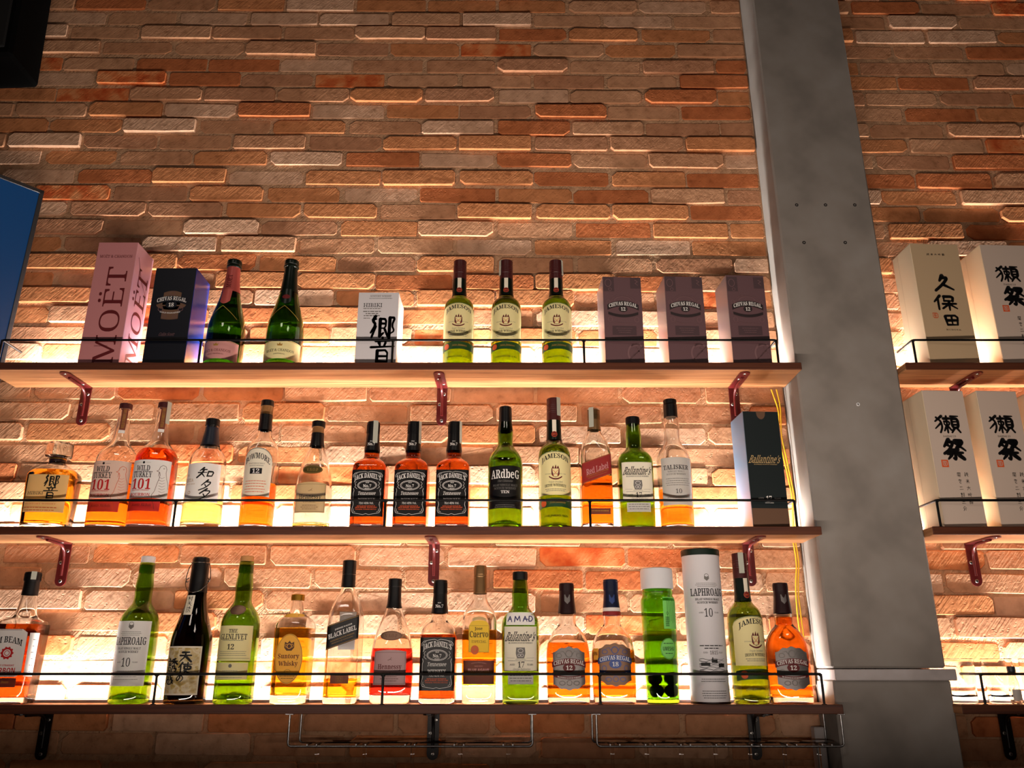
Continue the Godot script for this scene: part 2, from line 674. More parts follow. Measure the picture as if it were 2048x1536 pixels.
# clay of bricks that stand out; one brown above the purple cartons is painted-in shadow: x, y, shade
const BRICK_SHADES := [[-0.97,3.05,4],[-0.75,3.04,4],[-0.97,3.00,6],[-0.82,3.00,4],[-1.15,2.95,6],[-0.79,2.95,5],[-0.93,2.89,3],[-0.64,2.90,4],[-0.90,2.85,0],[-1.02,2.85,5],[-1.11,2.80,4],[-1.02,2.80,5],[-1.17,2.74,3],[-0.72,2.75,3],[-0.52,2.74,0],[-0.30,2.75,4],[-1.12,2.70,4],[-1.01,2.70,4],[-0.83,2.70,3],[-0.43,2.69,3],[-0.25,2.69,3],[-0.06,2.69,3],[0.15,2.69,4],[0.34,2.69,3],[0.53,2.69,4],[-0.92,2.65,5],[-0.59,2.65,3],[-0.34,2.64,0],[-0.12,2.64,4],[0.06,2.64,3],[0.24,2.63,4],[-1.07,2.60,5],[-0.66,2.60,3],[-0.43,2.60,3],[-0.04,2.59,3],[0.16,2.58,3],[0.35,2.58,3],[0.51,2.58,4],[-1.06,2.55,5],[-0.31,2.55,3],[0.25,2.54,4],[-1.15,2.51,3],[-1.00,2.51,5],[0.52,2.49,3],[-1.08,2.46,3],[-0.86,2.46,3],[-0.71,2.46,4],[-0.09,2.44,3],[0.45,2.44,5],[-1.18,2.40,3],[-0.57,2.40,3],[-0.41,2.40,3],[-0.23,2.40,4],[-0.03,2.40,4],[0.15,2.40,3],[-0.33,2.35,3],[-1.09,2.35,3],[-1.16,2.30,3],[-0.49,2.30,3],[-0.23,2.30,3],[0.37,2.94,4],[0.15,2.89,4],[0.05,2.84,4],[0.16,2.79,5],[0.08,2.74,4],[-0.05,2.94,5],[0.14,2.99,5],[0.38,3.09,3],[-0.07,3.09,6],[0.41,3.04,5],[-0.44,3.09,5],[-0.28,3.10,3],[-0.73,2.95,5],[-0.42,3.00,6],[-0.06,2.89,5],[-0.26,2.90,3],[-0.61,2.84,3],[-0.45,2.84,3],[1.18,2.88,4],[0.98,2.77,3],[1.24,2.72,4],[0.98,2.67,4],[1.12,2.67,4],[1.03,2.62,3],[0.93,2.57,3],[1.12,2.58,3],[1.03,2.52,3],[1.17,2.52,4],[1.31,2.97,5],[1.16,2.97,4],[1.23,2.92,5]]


func on_screen(p: Vector3) -> Vector2:
	# where a point falls in the frame, in half-heights; only used to rank bricks by how large they show
	var q := p - Vector3(0, 1.5, 1.836)
	var a := deg_to_rad(19)
	var depth := q.y * sin(a) - q.z * cos(a)
	return Vector2(q.x, q.y * cos(a) + q.z * sin(a)) / depth / tan(deg_to_rad(49.75 / 2))


func build_brick_walls() -> void:
	var variants := []
	var meshes := []
	for k in 14:
		variants.append(brick_mesh(k))
		meshes.append(variants[k].mesh())
	for bay in 2:
		var x0: float = -2.2 if bay == 0 else PILLAR_RIGHT - 0.01
		var x1: float = BAY_RIGHT + 0.004 if bay == 0 else 2.2
		var b := MB.new()
		b.box(Vector3((x0 + x1) / 2.0, 2.0, -0.1), Vector3(x1 - x0 + (0.2 if bay == 0 else 0.2), 4.0, 0.2), 0.0)
		var wall := structure(b, "wall_back" if bay == 0 else "wall_alcove", mats.mortar)
		var list := []
		for row in COURSE_TOP.size():
			var top: float = COURSE_TOP[row]
			var x := (0.055 if row % 2 == 0 else -0.041) - 0.1955 * 14
			while x < x1:
				var left := maxf(x + 0.004 + rng.randf_range(-0.003, 0.003), x0 + 0.006)
				var right := minf(x + 0.1955 - 0.004 + rng.randf_range(-0.003, 0.003), x1 - 0.008)
				x += 0.1955
				var proud := rng.randf()
				proud = 0.0008 + 0.003 * proud if proud < 0.5 else 0.003 + 0.016 * (proud - 0.5)
				var tilt := rng.randf_range(-0.35, 0.35)
				var kind := rng.randf()
				var which := rng.randi_range(0, 13)
				var drop := rng.randf_range(-0.0012, 0.0012)
				var tall := rng.randf_range(0.96, 1.04)
				if right - left < 0.03:
					continue
				var cx := (left + right) / 2.0
				var cy := top - 0.0225 + drop - 0.007 * (cx + 0.4)
				var shade := 0 if kind < 0.2 else 1 if kind < 0.42 else 2 if kind < 0.65 else 3 if kind < 0.82 else 5 if kind < 0.9 else 6 if kind < 0.95 else 4
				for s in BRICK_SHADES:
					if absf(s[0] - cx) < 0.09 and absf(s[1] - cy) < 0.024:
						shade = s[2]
				var t := Transform3D(Basis.from_euler(Vector3(0, 0, deg_to_rad(-0.4 + tilt))).scaled_local(Vector3((right - left) / 0.187, tall, 1)), Vector3(cx, cy, proud))
				var p := on_screen(Vector3(cx, cy, 0))
				var size := (right - left) * (0.6 if cy > 2.135 else 0.62)
				if absf(p.x) > 1.36 or absf(p.y) > 1.03 or (bay == 1 and p.x > 1.36):
					size = 0.0
				for top_y in SHELF_TOP:
					if cy < top_y + 0.03 and cy > top_y - 0.05:
						size *= 0.25
					elif cy < top_y + 0.2 and cy > top_y:
						size *= 0.75
				list.append([size, t, which, shade])
		list.sort_custom(func(a, c): return a[0] > c[0])
		var rest := {}
		var made := 0
		for e in list:
			if e[0] > 0.0 and made < 300:
				var o := MeshInstance3D.new()
				o.name = "brick"
				o.mesh = meshes[e[2]]
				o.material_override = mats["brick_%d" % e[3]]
				o.transform = e[1]
				wall.add_child(o, true)
				made += 1
			else:
				if not rest.has(e[3]):
					rest[e[3]] = MB.new()
				var into: MB = rest[e[3]]
				var from: MB = variants[e[2]]
				var base := into.v.size()
				var t: Transform3D = e[1]
				for i in from.v.size():
					into.add(t * from.v[i], (t.basis * from.n[i]).normalized())
				for i in from.ix:
					into.ix.append(base + i)
		var joined := ArrayMesh.new()
		for k in rest:
			var into: MB = rest[k]
			joined.add_surface_from_arrays(Mesh.PRIMITIVE_TRIANGLES, into.mesh().surface_get_arrays(0))
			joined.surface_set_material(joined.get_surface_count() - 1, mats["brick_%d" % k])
		var o := MeshInstance3D.new()
		o.name = "brick_courses"
		o.mesh = joined
		o.set_meta("kind", "stuff")
		wall.add_child(o)


func build_pillar() -> void:
	var mid := (BAY_RIGHT + PILLAR_RIGHT) / 2.0
	var wide := PILLAR_RIGHT - BAY_RIGHT
	var b := MB.new()
	b.box(Vector3(mid, 2.752, PILLAR_FRONT / 2.0 - 0.05), Vector3(wide, 2.5, PILLAR_FRONT + 0.1), 0.004)
	var o := structure(b, "wall_pillar", mats.grey_plaster)
	b = MB.new()
	b.box(Vector3(mid + 0.002, 0.74, PILLAR_FRONT / 2.0 - 0.05), Vector3(wide + 0.006, 1.48, PILLAR_FRONT + 0.098), 0.003)
	put(b, "lower_pillar", mats.grey_plaster, o)
	b = MB.new()
	b.box(Vector3(mid + 0.009, 1.4895, PILLAR_FRONT / 2.0 - 0.02), Vector3(wide + 0.014, 0.0215, PILLAR_FRONT + 0.052), 0.0015)
	put(b, "trim_strip", mats.grey_trim, o, "pale grey trim strip round the pillar")
	for p in [[0.681, 2.55], [0.75, 2.55], [0.82, 2.55], [0.687, 2.449], [0.784, 2.449], [0.76, 2.05]]:
		b = MB.new()
		b.lathe([[0, 0.0], [0, 0.0042], [0.0006, 0.0038], [0.0006, 0.0022], [-0.002, 0.0018], [-0.002, 0.0]], 12, Transform3D(Basis(Vector3.RIGHT, deg_to_rad(90)), Vector3(p[0], p[1], PILLAR_FRONT)))
		put(b, "wall_plug", mats.screw_slot if p[1] > 2.2 else mats.cap_white, o)


# ---------------------------------------------------------------- shelves and what holds them

func build_shelf(x0: float, x1: float, top: float, label: String) -> void:
	var o := thing("wall_shelf", label, "shelf", Vector3((x0 + x1) / 2.0, top, 0), 0.0, "wooden wall shelves")
	var w := x1 - x0
	var b := MB.new()
	b.box(Vector3(0, -SHELF_THICK / 2.0, 0.0745), Vector3(w, SHELF_THICK, 0.121), 0.0012)
	put(b, "board", mats.shelf_wood, o)
	b = MB.new()
	b.box(Vector3(0, -SHELF_THICK / 2.0, SHELF_FRONT - 0.0005), Vector3(w, SHELF_THICK + 0.0004, 0.003), 0.001)
	put(b, "front_edging", mats.stained_edge, o, "dark brown stained front edging")


func led_strip(x0: float, x1: float, top: float, label: String) -> void:
	var o := thing("led_strip", label, "lamp", Vector3((x0 + x1) / 2.0, top, 0.031), 0.0, "light strips along the shelf backs")
	var w := x1 - x0
	var b := MB.new()
	b.box(Vector3(0, 0.0012, 0), Vector3(w, 0.0024, 0.010), 0.0004)
	for s in [-1, 1]:
		b.box(Vector3(0, 0.003, 0.0045 * s), Vector3(w, 0.006, 0.001), 0.0003)
	put(b, "channel", mats.cap_white, o)
	b = MB.new()
	b.box(Vector3(0, 0.0042, 0), Vector3(w - 0.004, 0.004, 0.0076), 0.001)
	put(b, "diffuser", glow_mat("strip_glow", STRIP_COLOR, 6.0), o)
	area_light("strip_light", o, Vector3(0, 0.0068, 0), Vector3(0, 1, -0.12), Vector2(w - 0.004, 0.0076), STRIP_COLOR, STRIP_ENERGY * w)


func guard_rail(x0: float, x1: float, top: float, posts: Array, ends: Array, label: String) -> void:
	# thin black rod along the shelf front, on posts with small curved gussets, turning back at its ends
	var o := thing("guard_rail", label, "rail", Vector3(x0, top, 0.13), 0.0, "black wire guard rails")
	var h := 0.0555
	var b := MB.new()
	var path := [Vector3(0, h, 0), Vector3(x1 - x0, h, 0)]
	if ends[0]:
		path.push_front(Vector3(0, h, -0.075))
	if ends[1]:
		path.push_back(Vector3(x1 - x0, h, -0.075))
	b.tube(bend(path, 0.006), 0.0026, 8)
	put(b, "rod", mats.wire_black, o)
	for x in posts:
		b = MB.new()
		b.tube([Vector3(x - x0, 0, 0), Vector3(x - x0, h, 0)], 0.0026, 8)
		for s in [-1.0, 1.0]:
			if (s < 0 and x - x0 < 0.01) or (s > 0 and x1 - x < 0.01):
				continue
			var arc := []
			for k in 6:
				var t := PI / 2 * k / 5
				arc.append(Vector3(x - x0 + s * 0.0085 * (1.0 - cos(t)), h - 0.0085 * (1.0 - sin(t)), 0))
			b.tube(arc, 0.0017, 6)
		b.lathe([[0.0, 0.0], [0.0, 0.005], [0.001, 0.005], [0.0016, 0.0026]], 10, Transform3D(Basis.IDENTITY, Vector3(x - x0, 0, 0)))
		put(b, "post", mats.wire_black, o)


func bracket(x: float, under: float, label: String, dark := false) -> void:
	# pressed steel L with round ends, a raised rib down the middle and cross-head screws
	var o := thing("shelf_bracket", label, "bracket", Vector3(x, under, 0.0145), 0.0, "steel shelf brackets")
	var m: Material = mats.bracket_dark if dark else mats.bracket_red
	var w := 0.0118
	var down := 0.092
	var out := 0.112
	for leg in 2:
		var outline := PackedVector2Array([Vector2(-w, 0), Vector2(w, 0)])
		var reach := down if leg == 0 else out
		for k in 9:
			var t := PI * k / 8
			outline.append(Vector2(w * cos(t), -(reach - w) - w * sin(t)))
		var b := MB.new()
		if leg == 0:
			b.prism(outline, 0.003, Transform3D(Basis.IDENTITY, Vector3(0, 0, 0)))
		else:
			b.prism(outline, 0.003, Transform3D(Basis(Vector3.RIGHT, deg_to_rad(-90)), Vector3(0, -0.0031, 0)))
		put(b, "wall_plate" if leg == 0 else "shelf_plate", m, o)
	var b := MB.new()
	b.tube(bend([Vector3(0, -down + 0.022, 0.0028), Vector3(0, -0.006, 0.005), Vector3(0, -0.0045, out - 0.03)], 0.03, 8), 0.0032, 8)
	put(b, "rib", m, o)
	var spots := [[0, 0.005, -0.017], [0, -0.0055, -0.042], [0, 0.0, -0.081], [1, 0.005, -0.03], [1, -0.004, -0.065], [1, 0.0, -0.1]]
	for s in spots:
		var place := Transform3D(Basis(Vector3.RIGHT, deg_to_rad(90)), Vector3(s[1], s[2], 0.003))
		if s[0] == 1:
			place = Transform3D(Basis(Vector3.RIGHT, deg_to_rad(180)), Vector3(s[1], -0.0032, -s[2]))
		b = MB.new()
		b.lathe([[0.0, 0.0039], [0.0009, 0.0034], [0.0014, 0.002], [0.0014, 0.0]], 12, place)
		var screw := put(b, "screw", mats.screw_steel, o)
		b = MB.new()
		b.box(place * Vector3(0, 0.0014, 0), Vector3(0.0036, 0.0006, 0.0009), 0.0, place.basis)
		b.box(place * Vector3(0, 0.0014, 0), Vector3(0.0009, 0.0006, 0.0036), 0.0, place.basis)
		put(b, "cross_slot", mats.screw_slot, screw)


func build_shelves() -> void:
	var names := ["lowest", "middle", "topmost"]
	var loads := ["under the stemware-rack row of liquor bottles", "carrying three square black-label bottles", "carrying the pink tall carton"]
	for k in 3:
		build_shelf(BAY_LEFT, 0.6335, SHELF_TOP[k], "%s long wooden wall shelf, left of the pillar, %s" % [names[k], ["with glass racks beneath", loads[1], loads[2]][k]])
		led_strip(BAY_LEFT + 0.03, 0.6, SHELF_TOP[k], "bright warm light strip along the back of the %s long shelf" % names[k])
		build_shelf(PILLAR_RIGHT + 0.001, 1.9, SHELF_TOP[k], "%s wooden wall shelf right of the pillar, %s" % [names[k], ["carrying clear tumblers", "carrying a row of identical white sake cartons", "carrying two different sake cartons"][k]])
		led_strip(PILLAR_RIGHT + 0.02, 1.86, SHELF_TOP[k], "bright light strip along the back of the %s shelf right of the pillar" % names[k])
	var where := ["lowest", "middle", "topmost"]
	var posts := [[-1.12, -0.69, -0.2503, 0.1701, 0.6005], [-1.12, -0.6978, -0.263, 0.1615, 0.5865], [-1.131, -0.6896, -0.264, 0.1591, 0.5859]]
	for k in 3:
		guard_rail(posts[k][0], posts[k][4], SHELF_TOP[k], posts[k], [true, true], "black wire guard rail along the front of the %s long shelf" % where[k])
		guard_rail([0.91, 0.882, 0.889][k], 1.86, SHELF_TOP[k], [[0.91, 0.882, 0.889][k], 1.36, 1.86], [true, true], "black wire guard rail on the %s shelf right of the pillar" % where[k])
	var spots := [[-0.949, -0.16, 0.492], [-0.970, -0.1688, 0.5135], [-0.986, -0.1615, 0.5135]]
	var side := ["on the television side", "at mid length", "next to the pillar"]
	for k in 3:
		for i in 3:
			bracket(spots[k][i], SHELF_TOP[k] - SHELF_THICK, "%s steel bracket under the %s long shelf, %s" % ["black" if k == 0 else "dark red", where[k], side[i]], k == 0)
		bracket([1.004, 0.998, 1.027][k], SHELF_TOP[k] - SHELF_THICK, "%s steel bracket under the %s shelf right of the pillar" % ["black" if k == 0 else "dark red", where[k]], k == 0)


# ---------------------------------------------------------------- television, loudspeaker, cables, bar lamp

func build_wall_fittings() -> void:
	# television angled across the corner, its far edge near the brick wall
	var o := thing("television", "wall mounted television with a plain blue screen, angled across the corner", "television", Vector3(-1.170, 2.038, 0.05))
	var along := Vector3(-0.66, 0, 0.751).normalized()
	var face := Vector3(0.751, 0, 0.66).normalized()
	var up := (Vector3.UP + face * 0.055).normalized()
	face = along.cross(up).normalized()
	if face.z < 0:
		face = -face
	var basis := Basis(along, up, face)
	var b := MB.new()
	b.box(basis * Vector3(0.5, 0.285, -0.022), Vector3(1.0, 0.57, 0.04), 0.004, basis)
	put(b, "casing", mat("tv_casing", Color(0.03, 0.03, 0.033), 0.35), o)
	b = MB.new()
	for s in [[Vector3(0.5, 0.565, 0.0), Vector3(1.0, 0.010, 0.006)], [Vector3(0.5, 0.005, 0.0), Vector3(1.0, 0.010, 0.006)], [Vector3(0.005, 0.285, 0.0), Vector3(0.010, 0.57, 0.006)], [Vector3(0.995, 0.285, 0.0), Vector3(0.010, 0.57, 0.006)]]:
		b.box(basis * s[0], s[1], 0.001, basis)
	put(b, "bezel", mat("tv_bezel", Color(0.34, 0.33, 0.33), 0.3, 0.7), o)
	b = MB.new()
	b.box(basis * Vector3(0.5, 0.285, -0.0005), Vector3(0.98, 0.55, 0.003), 0.0, basis)
	put(b, "screen", glow_mat("screen_glow", Color(0.0, 0.26, 0.46), 0.45), o, "plain blue screen")
	area_light("screen_light", o, basis * Vector3(0.5, 0.285, 0.006), face, Vector2(0.55, 0.98), Color(0.1, 0.4, 0.8), 0.02)
	b = MB.new()
	b.box(basis * Vector3(0.5, 0.285, -0.062), Vector3(0.3, 0.2, 0.045), 0.003, basis)
	b.tube([basis * Vector3(0.5, 0.285, -0.08), Vector3(-0.72, 0.285, -0.055)], 0.022, 10)
	put(b, "mount_arm", mats.black_metal, o)
	# loudspeaker high up
	o = thing("loudspeaker", "black box loudspeaker fixed high on the brick wall", "loudspeaker", Vector3(-1.385, 2.928, 0.028))
	o.rotation_degrees.z = 3.0
	b = MB.new()
	b.box(Vector3(0, 0.25, 0.075), Vector3(0.294, 0.5, 0.13), 0.008)
	put(b, "cabinet", mats.speaker_black, o)
	b = MB.new()
	b.box(Vector3(0, 0.25, 0.1435), Vector3(0.262, 0.46, 0.008), 0.003)
	put(b, "grille", mat("grille_cloth", Color(0.02, 0.024, 0.024), 0.95), o)
	for s in [[0.16, 0.09], [0.37, 0.05]]:
		b = MB.new()
		b.lathe([[0.0, s[1]], [0.003, s[1]], [0.0045, s[1] * 0.94], [0.003, s[1] * 0.88], [-0.001, s[1] * 0.3], [0.001, 0.0]], 24, Transform3D(Basis(Vector3.RIGHT, deg_to_rad(90)), Vector3(0, s[0], 0.1475)))
		put(b, "driver_ring", mats.speaker_black, o)
	b = MB.new()
	b.box(Vector3(0, 0.25, 0.0), Vector3(0.12, 0.2, 0.03), 0.003)
	put(b, "wall_mount", mats.black_metal, o)
	# yellow twin lead from strip to strip beside the pillar
	for k in 2:
		var dx := 0.005 * k
		b = MB.new()
		var p := [Vector3(0.600 + dx, 2.112, 0.02), Vector3(0.614 + dx, 2.06, 0.016), Vector3(0.606 + dx, 2.0, 0.017), Vector3(0.615 + dx, 1.93, 0.017), Vector3(0.622 + dx * 0.6, 1.86, 0.018), Vector3(0.616 + dx, 1.80, 0.02), Vector3(0.612 + dx, 1.778, 0.022)] if k == 0 else [Vector3(0.612, 2.112, 0.02), Vector3(0.618, 2.07, 0.017), Vector3(0.612, 2.0, 0.017), Vector3(0.618, 1.95, 0.018), Vector3(0.6265, 1.86, 0.018), Vector3(0.622, 1.79, 0.02), Vector3(0.62, 1.778, 0.022)]
		b.tube(bend(p, 0.02, 4), 0.0017, 7)
		tag(put(b, "power_cable", mats.cable_yellow), "thin yellow cable beside the pillar above the middle shelf, %s strand" % ["wavier", "straighter"][k], "cable", "yellow cables beside the pillar")
		b = MB.new()
		var q := [Vector3(0.612 + dx, 1.7595, 0.02), Vector3(0.616 + dx, 1.72, 0.017), Vector3(0.607 + dx, 1.66, 0.016), Vector3(0.605 + dx * 1.4, 1.6, 0.017), Vector3(0.609 + dx, 1.52, 0.018), Vector3(0.606 + dx, 1.437, 0.02)]
		b.tube(bend(q, 0.02, 4), 0.0017, 7)
		tag(put(b, "power_cable", mats.cable_yellow), "thin yellow cable beside the pillar above the lowest shelf, %s strand" % ["wall side", "pillar side"][k], "cable", "yellow cables beside the pillar")
	# grey cable duct under the lowest shelf, in the corner by the pillar
	b = MB.new()
	b.box(Vector3(0.619, 0.7, 0.022), Vector3(0.021, 1.38, 0.024), 0.002)
	tag(put(b, "cable_duct", mats.grey_trim), "grey vertical cable duct under the lowest shelf beside the pillar", "duct")
	# the bar counter and its lamp stand just below the picture; the lamp throws light up at the shelves
	o = thing("bar_counter", "dark wooden bar counter below the shelves", "counter", Vector3(0, 0, 0.92))
	b = MB.new()
	b.box(Vector3(0, 0.51, 0), Vector3(3.4, 1.02, 0.36), 0.005)
	put(b, "body", mats.room_floor, o)
	b = MB.new()
	b.box(Vector3(0, 1.04, 0), Vector3(3.5, 0.04, 0.46), 0.006)
	put(b, "worktop", mats.stained_edge, o)
	for x in [0.05]:
		o = thing("bar_lamp", "long upward-facing lamp standing on the bar counter", "lamp", Vector3(x, 1.06, 0.92))
		b = MB.new()
		b.lathe([[0, 0], [0, 0.07], [0.008, 0.07], [0.014, 0.012], [0.27, 0.012], [0.27, 0.0]], 20)
		put(b, "stand", mats.black_metal, o)
		b = MB.new()
		b.box(Vector3(0, 0.282, 0), Vector3(1.72, 0.03, 0.075), 0.004)
		put(b, "housing", mats.black_metal, o)
		b = MB.new()
		b.box(Vector3(0, 0.298, 0), Vector3(1.7, 0.006, 0.06), 0.001)
		put(b, "diffuser", glow_mat("bar_lamp_glow", ROOM_COLOR, 2.0), o)
		area_light("bar_lamp_light", o, Vector3(0, 0.303, 0), Vector3(0, 1, -0.065), Vector2(1.7, 0.06), ROOM_COLOR, BAR_LAMP_ENERGY)


# ---------------------------------------------------------------- print: flat ink shapes laid on boxes and bottles

class Ink:
	var t := PackedVector2Array()   # triangles

	func strip(s0: float, s1: float, low: Callable, high: Callable, cols := 16) -> void:
		for i in cols:
			var a := lerpf(s0, s1, float(i) / cols)
			var b := lerpf(s0, s1, float(i + 1) / cols)
			var a0: float = low.call(a)
			var a1: float = high.call(a)
			var b0: float = low.call(b)
			var b1: float = high.call(b)
			var rows := clampi(ceili(maxf(a1 - a0, b1 - b0) / 0.009), 1, 16)   # short steps, to follow a bottle's curve
			for k in rows:
				var p := Vector2(a, lerpf(a0, a1, float(k) / rows))
				var q := Vector2(b, lerpf(b0, b1, float(k) / rows))
				var r := Vector2(b, lerpf(b0, b1, float(k + 1) / rows))
				var u := Vector2(a, lerpf(a0, a1, float(k + 1) / rows))
				t.append_array(PackedVector2Array([p, q, r, p, r, u]))

	func rect(cx: float, cy: float, w: float, h: float, cols := 12) -> void:
		strip(cx - w / 2, cx + w / 2, func(_s): return cy - h / 2, func(_s): return cy + h / 2, cols)

	func slant(cx: float, w: float, y_left: float, y_right: float, h: float, cols := 12) -> void:
		strip(cx - w / 2, cx + w / 2, func(s): return lerpf(y_left, y_right, (s - cx) / w + 0.5) - h / 2, func(s): return lerpf(y_left, y_right, (s - cx) / w + 0.5) + h / 2, cols)

	func arch(cx: float, w: float, low: float, side: float, top: float, cols := 20) -> void:
		strip(cx - w / 2, cx + w / 2, func(_s): return low, func(s): return side + (top - side) * sqrt(maxf(0.0, 1.0 - pow(2.0 * (s - cx) / w, 2.0))), cols)

	func oval(cx: float, cy: float, rx: float, ry: float, cols := 20) -> void:
		strip(cx - rx, cx + rx, func(s): return cy - ry * sqrt(maxf(0.0, 1.0 - pow((s - cx) / rx, 2.0))), func(s): return cy + ry * sqrt(maxf(0.0, 1.0 - pow((s - cx) / rx, 2.0))), cols)

	func ring(cx: float, cy: float, rx: float, ry: float, w: float, count := 28, from := 0.0, to := TAU) -> void:
		for i in count:
			var a := lerpf(from, to, float(i) / count)
			var b := lerpf(from, to, float(i + 1) / count)
			var p := Vector2(cx + rx * cos(a), cy + ry * sin(a))
			var q := Vector2(cx + rx * cos(b), cy + ry * sin(b))
			var u := Vector2(cx + (rx - w) * cos(a), cy + (ry - w) * sin(a))
			var r := Vector2(cx + (rx - w) * cos(b), cy + (ry - w) * sin(b))
			t.append_array(PackedVector2Array([p, q, r, p, r, u]))

	func frame(cx: float, cy: float, w: float, h: float, line: float) -> void:
		rect(cx, cy + h / 2, w, line)
		rect(cx, cy - h / 2, w, line)
		for s in [-1.0, 1.0]:
			rect(cx + s * w / 2, cy, line, h, 1)

	func poly(points: Array) -> void:
		var p := PackedVector2Array(points)
		for k in Geometry2D.triangulate_polygon(p):
			t.append(p[k])

	func stroke(points: Array, w0: float, w1: float) -> void:
		# a brush line that swells from w0 to w1, with blunt round ends
		var fine := [points[0]]
		for i in points.size() - 1:
			var steps := maxi(1, ceili((points[i] as Vector2).distance_to(points[i + 1]) / 0.004))   # short steps, to follow a curved label
			for k in steps:
				fine.append((points[i] as Vector2).lerp(points[i + 1], float(k + 1) / steps))
		points = fine
		var count := points.size()
		var total := 0.0
		for i in count - 1:
			total += (points[i] as Vector2).distance_to(points[i + 1])
		var at := 0.0
		for i in count - 1:
			var a: Vector2 = points[i]
			var b: Vector2 = points[i + 1]
			var wa := lerpf(w0, w1, at / total) / 2
			at += a.distance_to(b)
			var wb := lerpf(w0, w1, at / total) / 2
			var n := (b - a).orthogonal().normalized()
			t.append_array(PackedVector2Array([a + n * wa, a - n * wa, b - n * wb, a + n * wa, b - n * wb, b + n * wb]))
			for e in [[a, wa], [b, wb]]:
				for k in 6:
					t.append_array(PackedVector2Array([e[0], e[0] + Vector2.from_angle(TAU * k / 6) * e[1], e[0] + Vector2.from_angle(TAU * (k + 1) / 6) * e[1]]))

	func lines(cx: float, y: float, widths: Array, gap: float, h: float, seed_ := 1) -> void:
		# rows of print too small to read
		var r := RandomNumberGenerator.new()
		r.seed = seed_
		for w in widths:
			var x: float = cx - w / 2
			while x < cx + w / 2:
				var word := minf(r.randf_range(1.5, 5.0) * h, cx + w / 2 - x)
				rect(x + word / 2, y, word, h, 1)
				x += word + h * 0.7
			y -= gap


